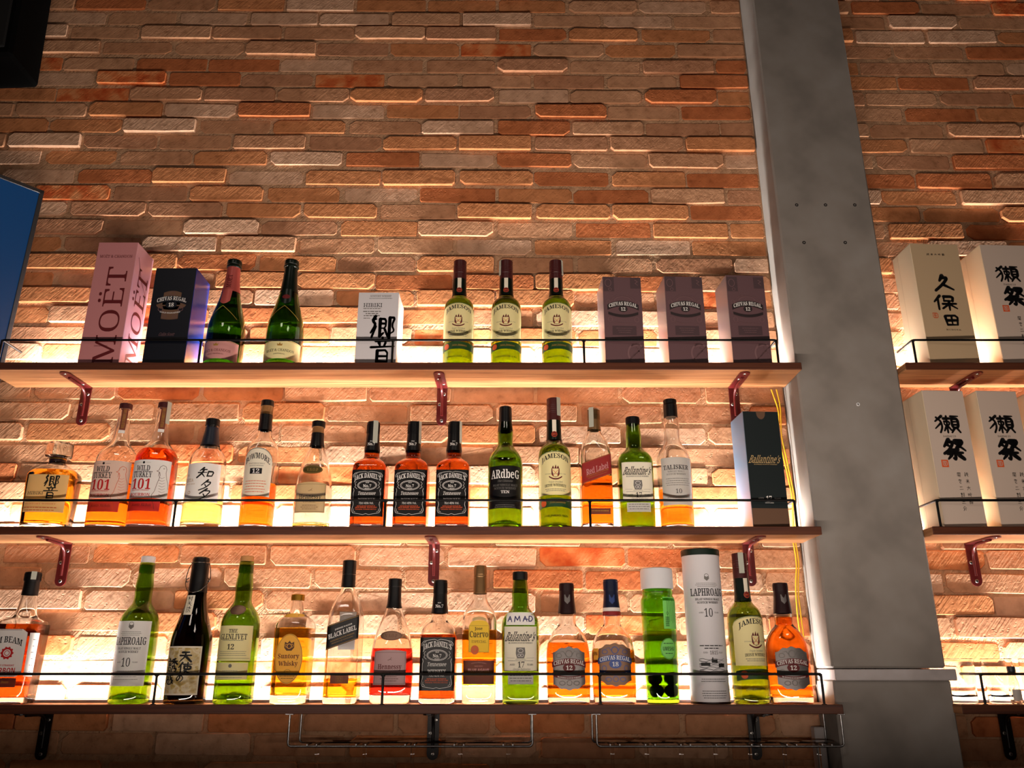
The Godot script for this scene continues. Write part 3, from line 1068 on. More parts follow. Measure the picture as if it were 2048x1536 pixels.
const BRUSH := {
	"hibiki": "20,98 10,88 22,80 4,62;22,76 8,52;10,90 24,92;38,92 38,54;38,92 60,92 59,72 38,72;38,82 59,82;38,55 52,62;56,70 68,54;74,95 93,95 82,78 92,66 76,60;74,95 73,48;50,52 50,45;25,44 78,45;38,41 42,34;62,41 57,34;8,31 94,33;33,24 32,0;33,24 70,25 70,0;33,12 69,12;32,1 70,1",
	"chi": "28,96 10,70;18,80 48,82;4,54 54,58;32,80 28,50 6,12;32,42 50,20;62,68 63,26;62,66 93,68 90,30;63,28 90,31",
	"ta": "52,98 20,70;46,88 76,88 50,60 12,46;40,74 52,64;62,55 25,30;52,44 90,46 60,12 8,-6;48,28 60,18",
	"ku": "48,97 32,66;42,84 74,86 48,48 6,8;44,46 96,14",
	"bo": "30,95 4,56;20,72 20,6;46,90 46,60;46,90 86,90 82,60;46,62 82,62;38,42 96,44;66,60 65,2;63,40 36,12;68,40 98,12",
	"den": "12,80 20,12;14,84 88,88 80,14;50,86 50,14;17,48 84,50;20,14 82,14",
	"datsu": "32,96 4,66;10,88 28,66 30,32 20,4;26,56 2,26;38,82 64,83;40,66 61,66 60,46 40,46 40,66;51,96 50,4;50,44 37,14;51,44 65,18;68,95 99,96;71,82 96,82 95,31 71,31 71,82;71,65 95,65;71,48 95,48;78,29 66,4;88,29 100,6",
	"sai": "30,98 8,65;28,88 49,86 30,50 4,30;22,74 32,64;56,92 92,92 60,56;56,84 97,46;35,48 66,49;18,33 84,35;51,33 50,2 42,8;35,24 18,4;66,24 86,5",
	"ten": "25,85 76,87;8,58 92,60;50,85 47,50 8,5;52,50 94,6",
	"shi": "30,95 4,56;20,72 20,6;38,82 98,84;45,68 46,42 90,43 90,68 45,68;68,97 66,36 34,2;45,32 99,4",
	"no": "55,86 46,42 22,14 10,42 28,78 64,90 92,62 86,30 60,6",
	"yu": "14,96 26,88;2,78 42,79;8,63 35,64;8,50 35,50;8,35 9,5 34,6 34,35 8,35;80,98 50,90;44,78 99,79;70,94 70,50;68,76 44,55;72,76 99,56;50,42 82,43 73,26;60,42 45,2;72,26 93,23 86,2 76,6",
	"waku": "4,80 96,82;20,65 20,45 46,45 46,66 20,65;10,34 52,40;60,98 71,50 97,32;86,60 55,35;90,96 98,88;14,25 6,6;30,25 36,3 76,3 79,16;50,26 59,15;86,26 97,10",
	"jun": "22,98 10,80 26,70 6,50;30,60 4,46;16,50 16,4;8,34 4,14;26,34 32,18;40,78 96,80;68,96 68,12 96,8;48,66 48,40 90,42 90,68",
	"mai": "50,96 50,4;8,52 92,53;22,86 36,64;80,86 62,64;46,50 10,10;54,50 92,12",
	"dai": "6,64 94,66;50,96 46,56 8,6;52,58 94,6",
	"gin": "8,76 9,34 32,35 32,76 8,76;66,96 40,58;66,94 98,60;54,54 80,55;48,38 86,39 62,6",
	"jo": "6,86 44,86;10,68 10,6 40,6 40,68 10,68;20,86 20,50;30,86 30,50;10,34 40,34;66,96 50,78;54,84 92,84;56,66 90,66 90,40 56,40 56,66;54,24 96,24;72,40 72,2",
	"migaku": "10,88 94,90;14,88 4,10;28,70 50,70;40,82 39,46;62,70 92,70;76,82 76,46;24,36 90,37;50,36 26,6;46,24 46,2 80,3 80,24 46,24",
	"ki": "16,80 84,84;12,62 88,66;42,96 70,42 30,36;30,26 40,6 72,8",
	"ni": "18,74 82,76;4,18 96,20",
	"wari": "10,84 56,84;14,68 52,68;14,54 52,54;32,92 32,42;14,34 14,6 50,6 50,34 14,34;72,86 72,30;92,96 92,6 80,12",
	"san": "14,84 86,86;20,50 80,52;4,12 96,14",
	"bu": "40,94 8,54;60,94 94,56;24,50 78,51 70,10 56,14;46,50 16,6",
	"seal": "10,90 90,90 90,10 10,10 10,90;30,74 70,74;50,74 50,22;30,48 70,48;28,24 74,24;30,74 30,48",
	"mura": "6,70 46,72;26,96 26,6;24,68 4,36;28,66 46,44;54,70 98,72;84,96 84,6 70,12;62,48 72,36",
}


func brush(ink: Ink, called: String, cx: float, cy: float, w: float, h: float, thick := 0.1, lean := 0.0) -> void:
	var k := 0
	for part in (BRUSH[called] as String).split(";"):
		var pts := []
		for p in part.split(" "):
			var q := p.split_floats(",")
			var x := q[0] / 100.0 - 0.5
			var y := q[1] / 100.0 - 0.5
			pts.append(Vector2(cx + (x + lean * y) * w, cy + y * h))
		# round the run of the brush
		var soft := [pts[0]]
		for i in pts.size() - 1:
			var a: Vector2 = pts[i]
			var b: Vector2 = pts[i + 1]
			if i > 0:
				soft.append(a.lerp(b, 0.22))
			if i < pts.size() - 2:
				soft.append(a.lerp(b, 0.78))
		soft.append(pts[-1])
		var t := thick * minf(w, h) * (1.25 if k % 3 == 0 else 0.95)
		ink.stroke(soft, t, t * (0.55 if k % 2 == 0 else 0.85))
		k += 1


func letters(ink: Ink, text: String, cx: float, cy: float, w: float, h: float, font := "serif", arc := 0.0, skew := 0.0, turn := 0.0) -> void:
	# a line of lettering fitted to a width and height; arc lifts its middle, turn is in degrees
	var key := font + text
	if not text_cache.has(key):
		var m := TextMesh.new()
		m.font = fonts[font]
		m.text = text
		m.font_size = 48
		m.pixel_size = 1.0
		m.depth = 0.0
		m.curve_step = 3.0
		var a := m.surface_get_arrays(0)
		var p := PackedVector2Array()
		var verts: PackedVector3Array = a[Mesh.ARRAY_VERTEX]
		var order: PackedInt32Array = a[Mesh.ARRAY_INDEX] if a[Mesh.ARRAY_INDEX] != null else PackedInt32Array(range(verts.size()))
		var lo := Vector2(1e9, 1e9)
		var hi := -lo
		for i in order:
			var q := Vector2(verts[i].x, verts[i].y)
			lo = lo.min(q)
			hi = hi.max(q)
			p.append(q)
		for i in p.size():
			p[i] = (p[i] - lo) / (hi - lo) - Vector2(0.5, 0.5)
		text_cache[key] = p
	var cs := cos(deg_to_rad(turn))
	var sn := sin(deg_to_rad(turn))
	for q in text_cache[key]:
		var x: float = q.x * w + skew * q.y * h
		var y: float = q.y * h + arc * (1.0 - 4.0 * q.x * q.x)
		ink.t.append(Vector2(cx + x * cs - y * sn, cy + x * sn + y * cs))


func lay(ink: Ink, on: Dictionary, off: float, m: Material, called: String, parent: Node, label := "") -> MeshInstance3D:
	# puts flat shapes on a surface: a plane, or the wrapped front of a bottle
	var b := MB.new()
	for i in range(0, ink.t.size(), 3):
		var k := b.v.size()
		for j in 3:
			var q := ink.t[i + j]
			if on.has("rings"):
				var p := wrap_point(on, q.x, q.y)
				b.add(p[0] + p[1] * off, p[1])
			else:
				b.add(on.o + on.u * q.x + on.v * q.y + on.n * off, on.n)
		b.tri(k, k + 1, k + 2)
	return put(b, called, m, parent, label)


func plane(o: Vector3, n := Vector3.BACK) -> Dictionary:
	return {"o": o, "u": Vector3.UP.cross(n).normalized(), "v": Vector3.UP, "n": n}


func section(rings: Array, y: float) -> Array:
	for i in rings.size() - 1:
		if y <= rings[i + 1][0] and rings[i + 1][0] > rings[i][0]:
			var f := clampf((y - rings[i][0]) / (rings[i + 1][0] - rings[i][0]), 0.0, 1.0)
			return [lerpf(rings[i][1], rings[i + 1][1], f), lerpf(rings[i][2], rings[i + 1][2], f), lerpf(rings[i][3], rings[i + 1][3], f)]
	return [rings[-1][1], rings[-1][2], rings[-1][3]]


func wrap_point(on: Dictionary, s: float, y: float) -> Array:
	# the point at arc length s from the middle of the front, at height y: [place, outward normal]
	var c: Array = section(on.rings, y)
	var key := "%.4f %.4f %.1f" % c
	if not arc_cache.has(key):
		var list := []
		var last := Vector2(0, c[1])
		var run := 0.0
		for k in 97:
			var t := PI / 2 * (1.0 - pow(k / 96.0, 1.0)) * 1.0
			t = PI / 2 - PI * k / 96.0 * 0.98
			var e: float = 2.0 / c[2]
			var p := Vector2(c[0] * pow(maxf(cos(t), 0.0), e), c[1] * signf(sin(t)) * pow(absf(sin(t)), e))
			run += p.distance_to(last)
			last = p
			list.append([run, p])
		arc_cache[key] = list
	var table: Array = arc_cache[key]
	var want := absf(s)
	var lo := 0
	var hi := table.size() - 1
	while hi - lo > 1:
		var mid := (lo + hi) / 2
		if table[mid][0] < want:
			lo = mid
		else:
			hi = mid
	var f := clampf((want - table[lo][0]) / maxf(table[hi][0] - table[lo][0], 1e-9), 0.0, 1.0)
	var p: Vector2 = (table[lo][1] as Vector2).lerp(table[hi][1], f)
	var d: Vector2 = ((table[hi][1] as Vector2) - (table[lo][1] as Vector2)).normalized()
	var n := Vector2(-d.y, d.x)
	if n.dot(p) < 0:
		n = -n
	if s < 0:
		p.x = -p.x
		n.x = -n.x
	var turn: float = on.get("turn", 0.0)
	var place := Vector3(p.x, y, p.y).rotated(Vector3.UP, turn)
	return [place, Vector3(n.x, 0, n.y).rotated(Vector3.UP, turn)]


# ---------------------------------------------------------------- bottles

func full_rings(list: Array) -> Array:
	var out := []
	for r in list:
		out.append([r[0], r[1], r[1], 2.0] if r.size() == 2 else [r[0], r[1], r[2], r[3]] if r.size() == 4 else [r[0], r[1], r[1], r[2]])
	return out


func bottle_body(o: Node3D, coarse: Array, glass_m: Material, drink: Material, fill: float, wall := 0.0032, floor_ := 0.008, seg := 44, punt := 0.0) -> Dictionary:
	# a hollow closed glass with a real inside, and the liquor that stands in it up to the fill line
	var rings := soften(full_rings(coarse), 2)
	var base: Array = rings[0]
	var edge := 0.0022
	var solid := [[0.0018 + punt, 0.0, 0.0, 2.0], [0.0014 + punt * 0.62, base[1] * 0.5, base[2] * 0.5, base[3]], [0.0, base[1] * 0.86, base[2] * 0.86, base[3]], [0.0, base[1] - edge * 0.6, base[2] - edge * 0.6, base[3]], [edge * 0.5, base[1] - edge * 0.12, base[2] - edge * 0.12, base[3]]]
	for r in rings:
		if r[0] > edge:
			solid.append(r)
	var inner := []
	for r in rings:
		if r[0] > floor_ + 0.004:
			inner.append([r[0], maxf(r[1] - wall, 0.004), maxf(r[2] - wall, 0.004), r[3]])
	var low: Array = section(rings, floor_ + 0.004)
	inner.push_front([floor_ + 0.004, low[0] - wall, low[1] - wall, low[2]])
	inner.push_front([floor_ + 0.001, (low[0] - wall) * 0.96, (low[1] - wall) * 0.96, low[2]])
	inner.push_front([floor_, (low[0] - wall) * 0.86, (low[1] - wall) * 0.86, low[2]])
	if punt > 0.0:
		inner.push_front([floor_ + punt * 0.7, (low[0] - wall) * 0.5, (low[1] - wall) * 0.5, low[2]])
	inner.push_front([floor_ + 0.0015 + punt, 0.0, 0.0, 2.0])
	var shell := solid.duplicate()
	var back := inner.duplicate()
	back.reverse()
	shell.append_array(back)
	var b := MB.new()
	b.loft(shell, seg)
	put(b, "glass", glass_m, o)
	if drink and fill > floor_ + 0.006:
		var grow := 0.0004
		var body := []
		for r in inner:
			if r[0] < fill - 0.0005:
				body.append([r[0] - grow, r[1] + grow if r[1] > 0 else 0.0, r[2] + grow if r[2] > 0 else 0.0, r[3]])
		var c: Array = section(inner, fill)
		body.append([fill, c[0] + grow, c[1] + grow, c[2]])
		body.append([fill - 0.0008, c[0] * 0.9, c[1] * 0.9, c[2]])
		body.append([fill - 0.0008, 0.0, 0.0, 2.0])
		b = MB.new()
		b.loft(body, seg)
		put(b, "liquor", drink, o)
	return {"rings": rings, "turn": 0.0}


func turned(o: Node3D, called: String, profile: Array, m: Material, label := "", seg := 28) -> MeshInstance3D:
	var b := MB.new()
	b.lathe(profile, seg)
	return put(b, called, m, o, label)


func cap(o: Node3D, y: float, r: float, h: float, m: Material, ribs := 0) -> MeshInstance3D:
	var b := MB.new()
	b.lathe([[y, 0.0], [y, r], [y + h - 0.0012, r], [y + h, r - 0.0012], [y + h, 0.0]], 32)
	for k in ribs:
		b.box(Vector3(0, y + h * 0.45, 0) + Vector3(r, 0, 0).rotated(Vector3.UP, TAU * k / ribs), Vector3(0.0007, h * 0.7, 0.0007), 0.0, Basis(Vector3.UP, TAU * k / ribs))
	return put(b, "cap", m, o)


func sleeve(o: Node3D, rings: Array, y0: float, y1: float, m: Material, off := 0.0005, called := "neck_foil") -> MeshInstance3D:
	# foil or plastic that hugs the neck between two heights
	var list := []
	for k in 13:
		var y := lerpf(y0, y1, k / 12.0)
		var c := section(rings, y)
		list.append([y, c[0] + off, c[1] + off, c[2]])
	var b := MB.new()
	b.loft(list, 32)
	return put(b, called, m, o)


func tax_strip(o: Node3D, top: float, r: float, side: float, down: float, w := 0.011) -> void:
	# paper seal over the cap and down the neck
	var b := MB.new()
	var dir := Vector3(sin(side), 0, cos(side))
	var across := dir.cross(Vector3.UP) * w / 2
	var pts := [dir * (r * 0.2) + Vector3.UP * (top + 0.0006), dir * (r + 0.0008) + Vector3.UP * (top + 0.0004), dir * (r + 0.001) + Vector3.UP * (top - down * 0.5), dir * (r + 0.0014) + Vector3.UP * (top - down)]
	for i in 3:
		var n := Vector3.UP if i == 0 else dir
		b.quad(pts[i] - across, pts[i] + across, pts[i + 1] + across, pts[i + 1] - across, n)
	put(b, "seal_strip", mats.tax_strip, o, "pale paper seal over the cap")


func ink() -> Ink:
	return Ink.new()


# three-letter helpers keep the label code short: shape, then lay it on the bottle
func patch(o: Node3D, on: Dictionary, i: Ink, m: Material, called := "label", off := 0.0004, label := "") -> MeshInstance3D:
	return lay(i, on, off, m, called, o, label)


func irish_whiskey(at: Vector3, label: String, full: float, turn := 0.0, olive := false, scale := 1.0, strip_side := 0.6) -> void:
	var o := thing("whiskey_bottle", label, "bottle", at, turn, "bottles on the back bar")
	o.scale.y = scale
	var coarse := [[0.0, 0.0345], [0.004, 0.0352], [0.03, 0.0352], [0.10, 0.0352], [0.150, 0.0352], [0.168, 0.0345], [0.181, 0.0300], [0.189, 0.0215], [0.196, 0.0170], [0.206, 0.0158], [0.236, 0.0152], [0.27, 0.0142], [0.276, 0.0136]]
	var on := bottle_body(o, coarse, mats.olive_glass if olive else mats.bright_green_glass, mats.drink_pale_gold, full, 0.0032, 0.008, 44, 0.008)
	# neck sleeve: dark green below, brown screw cap above
	sleeve(o, on.rings, 0.197, 0.243, mats.foil_green)
	var b := MB.new()
	var prof := [[0.2425, 0.0], [0.2425, 0.0157], [0.257, 0.0155], [0.2575, 0.0150], [0.2585, 0.0150], [0.259, 0.0154]]
	for k in 5:
		var y := 0.2595 + k * 0.0045
		prof.append_array([[y, 0.0153], [y + 0.003, 0.0153], [y + 0.0037, 0.0149]])
	prof.append_array([[0.2925, 0.0152], [0.294, 0.0142], [0.294, 0.0]])
	b.lathe(prof, 32)
	put(b, "cap", mats.cap_brown, o)
	var i := ink()
	i.rect(0.0, 0.227, 0.0085, 0.030, 3)
	var tab := patch(o, on, i, mats.warm_paper, "neck_label", 0.0011, "pale neck label with a red roundel")
	i = ink()
	i.oval(0.0, 0.2085, 0.0066, 0.0068, 10)
	lay(i, on, 0.0013, mats.ink_maroon, "roundel", tab)
	i = ink()
	i.ring(0.0, 0.2085, 0.0058, 0.006, 0.0006, 18)
	letters(i, "JJ&S", 0.0, 0.2085, 0.008, 0.004, "serifb")
	lay(i, on, 0.0016, mats.ink_orange, "monogram", tab)
	# front label
	i = ink()
	i.arch(0.0, 0.092, 0.071, 0.147, 0.1655, 30)
	var paper_ := patch(o, on, i, mats.cream_paper, "label", 0.0004, "cream label with black arched name and red crest")
	i = ink()
	for k in 2:
		var up := 0.0008 - k * 0.0016
		i.strip(-0.046, 0.046, func(s): return 0.147 + 0.0185 * sqrt(maxf(0.0, 1.0 - pow(s / 0.046, 2.0))) + up - 0.0006, func(s): return 0.147 + 0.0185 * sqrt(maxf(0.0, 1.0 - pow(s / 0.046, 2.0))) + up + 0.0001, 30)
	lay(i, on, 0.0007, mats.ink_green, "border", paper_)
	i = ink()
	letters(i, "JAMESON", 0.0, 0.1445, 0.064, 0.0135, "serifb", 0.010)
	letters(i, "IRISH WHISKEY", 0.0, 0.0905, 0.048, 0.0055, "serifb", 0.0016)
	lay(i, on, 0.0007, mats.ink_black, "lettering", paper_)
	i = ink()
	letters(i, "Triple Distilled", 0.0, 0.0985, 0.030, 0.0045, "serif", 0.0, 0.3)
	letters(i, "ESTABLISHED SINCE 1780", -0.0, 0.1165, 0.046, 0.002, "serif")
	i.lines(0.0, 0.0835, [0.046, 0.042], 0.0035, 0.0011, 5)
	lay(i, on, 0.0006, mats.ink_grey, "small_print", paper_)
	i = ink()
	i.poly([Vector2(-0.0085, 0.128), Vector2(0.0085, 0.128), Vector2(0.0085, 0.115), Vector2(0.006, 0.111), Vector2(0, 0.1085), Vector2(-0.006, 0.111), Vector2(-0.0085, 0.115)])
	for k in 3:
		var x := (k - 1) * 0.0052
		i.poly([Vector2(x - 0.0025, 0.1275), Vector2(x + 0.0025, 0.1275), Vector2(x + 0.0012, 0.132), Vector2(x + 0.0006, 0.1365 if k == 1 else 0.134), Vector2(x - 0.001, 0.132)])
	i.strip(-0.014, 0.014, func(s): return 0.1035 + 3.0 * s * s * 10.0, func(s): return 0.1065 + 30.0 * s * s, 8)
	lay(i, on, 0.0007, mats.ink_maroon, "crest", paper_)
	i = ink()
	i.stroke([Vector2(-0.006, 0.125), Vector2(0.006, 0.112)], 0.0007, 0.0007)
	i.stroke([Vector2(0.006, 0.125), Vector2(-0.006, 0.112)], 0.0007, 0.0007)
	lay(i, on, 0.0009, mats.ink_orange, "crest_saltire", paper_)
	# lower band
	i = ink()
	i.strip(-0.046, 0.046, func(s): return 0.042 + 0.004 * (1.0 - pow(s / 0.046, 2.0)), func(s): return 0.061 + 0.004 * (1.0 - pow(s / 0.046, 2.0)), 24)
	var band := patch(o, on, i, mats.green_paper, "lower_label", 0.0004, "dark green lower band")
	i = ink()
	letters(i, "John Jameson", 0.004, 0.0545, 0.034, 0.006, "serif", 0.001, 0.35)
	lay(i, on, 0.0007, mats.ink_gold, "signature", band)
	i = ink()
	i.oval(-0.028, 0.054, 0.0075, 0.0075, 10)
	lay(i, on, 0.0008, mats.ink_orange, "roundel", band)
	# raised lettering low on the glass
	i = ink()
	letters(i, "JOHN JAMESON & SON", 0.0, 0.026, 0.056, 0.0055, "sansb", 0.001)
	patch(o, on, i, mats.foil_green, "raised_lettering", 0.0003)
	tax_strip(o, 0.294, 0.0155, strip_side, 0.042)


func champagne(at: Vector3, label: String, rose: bool) -> void:
	var o := thing("champagne_bottle", label, "bottle", at, -6.0 if rose else 4.0, "champagne bottles")
	o.scale.y = 0.976
	var coarse := [[0.0, 0.0405], [0.004, 0.0422], [0.06, 0.0422], [0.098, 0.0420], [0.120, 0.0395], [0.150, 0.0315], [0.185, 0.0225], [0.225, 0.0165], [0.262, 0.0143], [0.268, 0.0145]]
	var on := bottle_body(o, coarse, mats.deep_green_glass, mats.drink_clear_wine, 0.10, 0.0036, 0.012)
	turned(o, "neck_ring", [[0.262, 0.0135], [0.2635, 0.0168], [0.2665, 0.0176], [0.269, 0.0166], [0.2705, 0.0150]], mats.foil_green)
	turned(o, "cork_foil", [[0.27, 0.0148], [0.272, 0.0166], [0.279, 0.0170], [0.2825, 0.0160], [0.284, 0.012], [0.2845, 0.0]], mats.foil_green)
	var foil: Material = mats.foil_rose if rose else mats.foil_green
	sleeve(o, on.rings, 0.196, 0.263, foil)
	# long tongue of foil down the shoulder with its crossed ribbon
	var i := ink()
	i.strip(-0.012, 0.012, func(s): return 0.158 + 60.0 * s * s, func(_s): return 0.2, 8)
	var tongue := patch(o, on, i, foil, "foil_tongue", 0.0006)
	i = ink()
	if rose:
		letters(i, "MOËT", 0.0, 0.222, 0.036, 0.013, "serifb", 0.0, 0.0, 90.0)
		lay(i, on, 0.0011, mats.ink_maroon, "lettering", tongue)
	else:
		i.oval(0.0, 0.178, 0.009, 0.006, 10)
		lay(i, on, 0.0011, mats.ink_maroon, "seal", tongue)
	i = ink()
	i.stroke([Vector2(-0.038, 0.118), Vector2(0.0, 0.152), Vector2(0.038, 0.118)], 0.001, 0.001)
	patch(o, on, i, mats.ink_gold, "foil_edge", 0.0006)
	i = ink()
	i.strip(-0.052, 0.052, func(s): return 0.016 - 1.6 * s * s, func(s): return 0.062 - 1.6 * s * s, 26)
	var paper_ := patch(o, on, i, mats.pink_paper if rose else mats.cream_paper, "label", 0.0004)
	i = ink()
	letters(i, "MOËT & CHANDON", 0.0, 0.036, 0.066, 0.0075, "serif", 0.0014)
	letters(i, "ROSÉ IMPÉRIAL" if rose else "IMPÉRIAL", 0.0, 0.0275, 0.038 if rose else 0.026, 0.0035, "serif", 0.0006)
	lay(i, on, 0.0007, mats.ink_maroon if rose else mats.ink_black, "lettering", paper_)
	i = ink()
	i.poly([Vector2(-0.005, 0.047), Vector2(0.005, 0.047), Vector2(0.006, 0.053), Vector2(0.0025, 0.050), Vector2(0, 0.055), Vector2(-0.0025, 0.050), Vector2(-0.006, 0.053)])
	lay(i, on, 0.0007, mats.ink_gold, "crown", paper_)
	i = ink()
	i.strip(-0.05, 0.05, func(s): return 0.0595 - 1.6 * s * s, func(s): return 0.0605 - 1.6 * s * s, 26)
	lay(i, on, 0.0007, mats.ink_gold, "border", paper_)


func square_tennessee(at: Vector3, label: String, fill: float, strip_side := 9.0) -> void:
	var o := thing("whiskey_bottle", label, "bottle", at, 0.0, "square black-label bottles")
	var w := 0.0358
	var coarse := [[0.0, w * 0.97, w * 0.97, 7.0], [0.003, w, w, 7.0], [0.04, w, w, 7.0], [0.11, w, w, 7.0], [0.130, w, w, 7.0], [0.139, w * 0.97, w * 0.97, 6.0], [0.149, w * 0.76, w * 0.76, 3.5], [0.155, 0.0185, 0.0185, 2.2], [0.160, 0.0166, 0.0166, 2.0], [0.167, 0.0164, 0.0164, 2.0], [0.173, 0.0172, 0.0172, 2.0], [0.190, 0.0148, 0.0148, 2.0], [0.215, 0.0135, 0.0135, 2.0], [0.22, 0.0135, 0.0135, 2.0]]
	var on := bottle_body(o, coarse, mats.clear_glass, mats.drink_red_amber, fill, 0.003, 0.010, 52)
	var foil := sleeve(o, on.rings, 0.1725, 0.2095, mats.cap_black)
	cap(o, 0.209, 0.0141, 0.030, mats.cap_black, 36)
	var i := ink()
	letters(i, "No.7", 0.0, 0.186, 0.0155, 0.0062, "serifb")
	letters(i, "OLD", 0.0, 0.1925, 0.006, 0.002, "serifb")
	lay(i, on, 0.0009, mats.ink_white, "lettering", foil)
	if strip_side < 8.0:
		tax_strip(o, 0.239, 0.0146, strip_side, 0.05)
	# fluted shoulder
	for s in [-1.0, 1.0]:
		i = ink()
		i.stroke([Vector2(s * 0.0325, 0.128), Vector2(s * 0.0325, 0.034)], 0.0016, 0.0016)
		patch(o, on, i, mats.clear_glass, "glass_ridge", 0.0006)
	i = ink()
	i.rect(0.0, 0.0745, 0.0735, 0.100, 30)
	var paper_ := patch(o, on, i, mats.black_paper, "label", 0.0004, "black label with white scroll border")
	i = ink()
	letters(i, "JACK DANIEL'S", 0.0, 0.1035, 0.056, 0.0135, "serifb", 0.0068)
	i.ring(0.0, 0.0905, 0.0205, 0.0105, 0.0008, 36)
	i.ring(0.0, 0.0905, 0.0182, 0.0085, 0.0005, 36)
	letters(i, "No.7", 0.0, 0.0893, 0.017, 0.0062, "serifb")
	letters(i, "OLD", 0.0, 0.0965, 0.007, 0.0026, "serifb")
	letters(i, "BRAND", 0.0, 0.0835, 0.010, 0.0022, "serifb")
	letters(i, "Tennessee", 0.0, 0.0735, 0.037, 0.0072, "serif", 0.0, 0.25)
	letters(i, "WHISKEY", 0.0, 0.0605, 0.036, 0.0062, "serifb")
	letters(i, "70cl 40% Vol.", 0.0, 0.0528, 0.031, 0.0050, "sans")
	lay(i, on, 0.0007, mats.ink_white, "lettering", paper_)
	i = ink()
	letters(i, "DISTILLED AND BOTTLED BY", 0.0, 0.0465, 0.038, 0.0024, "sansb")
	letters(i, "JACK DANIEL DISTILLERY", 0.0, 0.0430, 0.046, 0.0034, "sansb")
	letters(i, "LYNCHBURG, TENNESSEE 37352 U.S.A.", 0.0, 0.0393, 0.044, 0.0022, "sansb")
	lay(i, on, 0.0007, mats.ink_orange, "red_lettering", paper_)
	i = ink()
	for s in [-1.0, 1.0]:
		var xs: float = s
		i.stroke([Vector2(xs * 0.030, 0.108), Vector2(xs * 0.0312, 0.112), Vector2(xs * 0.0275, 0.1165), Vector2(xs * 0.018, 0.119), Vector2(xs * 0.006, 0.1205), Vector2(0.0, 0.1185)], 0.0008, 0.0006)
		i.stroke([Vector2(xs * 0.0225, 0.116), Vector2(xs * 0.027, 0.1135), Vector2(xs * 0.0285, 0.110)], 0.0005, 0.0005)
		i.stroke([Vector2(xs * 0.0285, 0.084), Vector2(xs * 0.027, 0.079), Vector2(xs * 0.0285, 0.074), Vector2(xs * 0.0285, 0.058), Vector2(xs * 0.027, 0.050), Vector2(xs * 0.0285, 0.044), Vector2(xs * 0.0300, 0.038), Vector2(xs * 0.0275, 0.0325), Vector2(xs * 0.018, 0.0305), Vector2(xs * 0.006, 0.0285), Vector2(0.0, 0.0305)], 0.0007, 0.0007)
		i.stroke([Vector2(xs * 0.0225, 0.034), Vector2(xs * 0.0265, 0.036), Vector2(xs * 0.0265, 0.041)], 0.0005, 0.0005)
		i.stroke([Vector2(xs * 0.023, 0.098), Vector2(xs * 0.026, 0.094), Vector2(xs * 0.0235, 0.0905), Vector2(xs * 0.026, 0.087), Vector2(xs * 0.021, 0.083)], 0.0005, 0.0005)
	lay(i, on, 0.0007, mats.ink_white, "scroll_border", paper_)


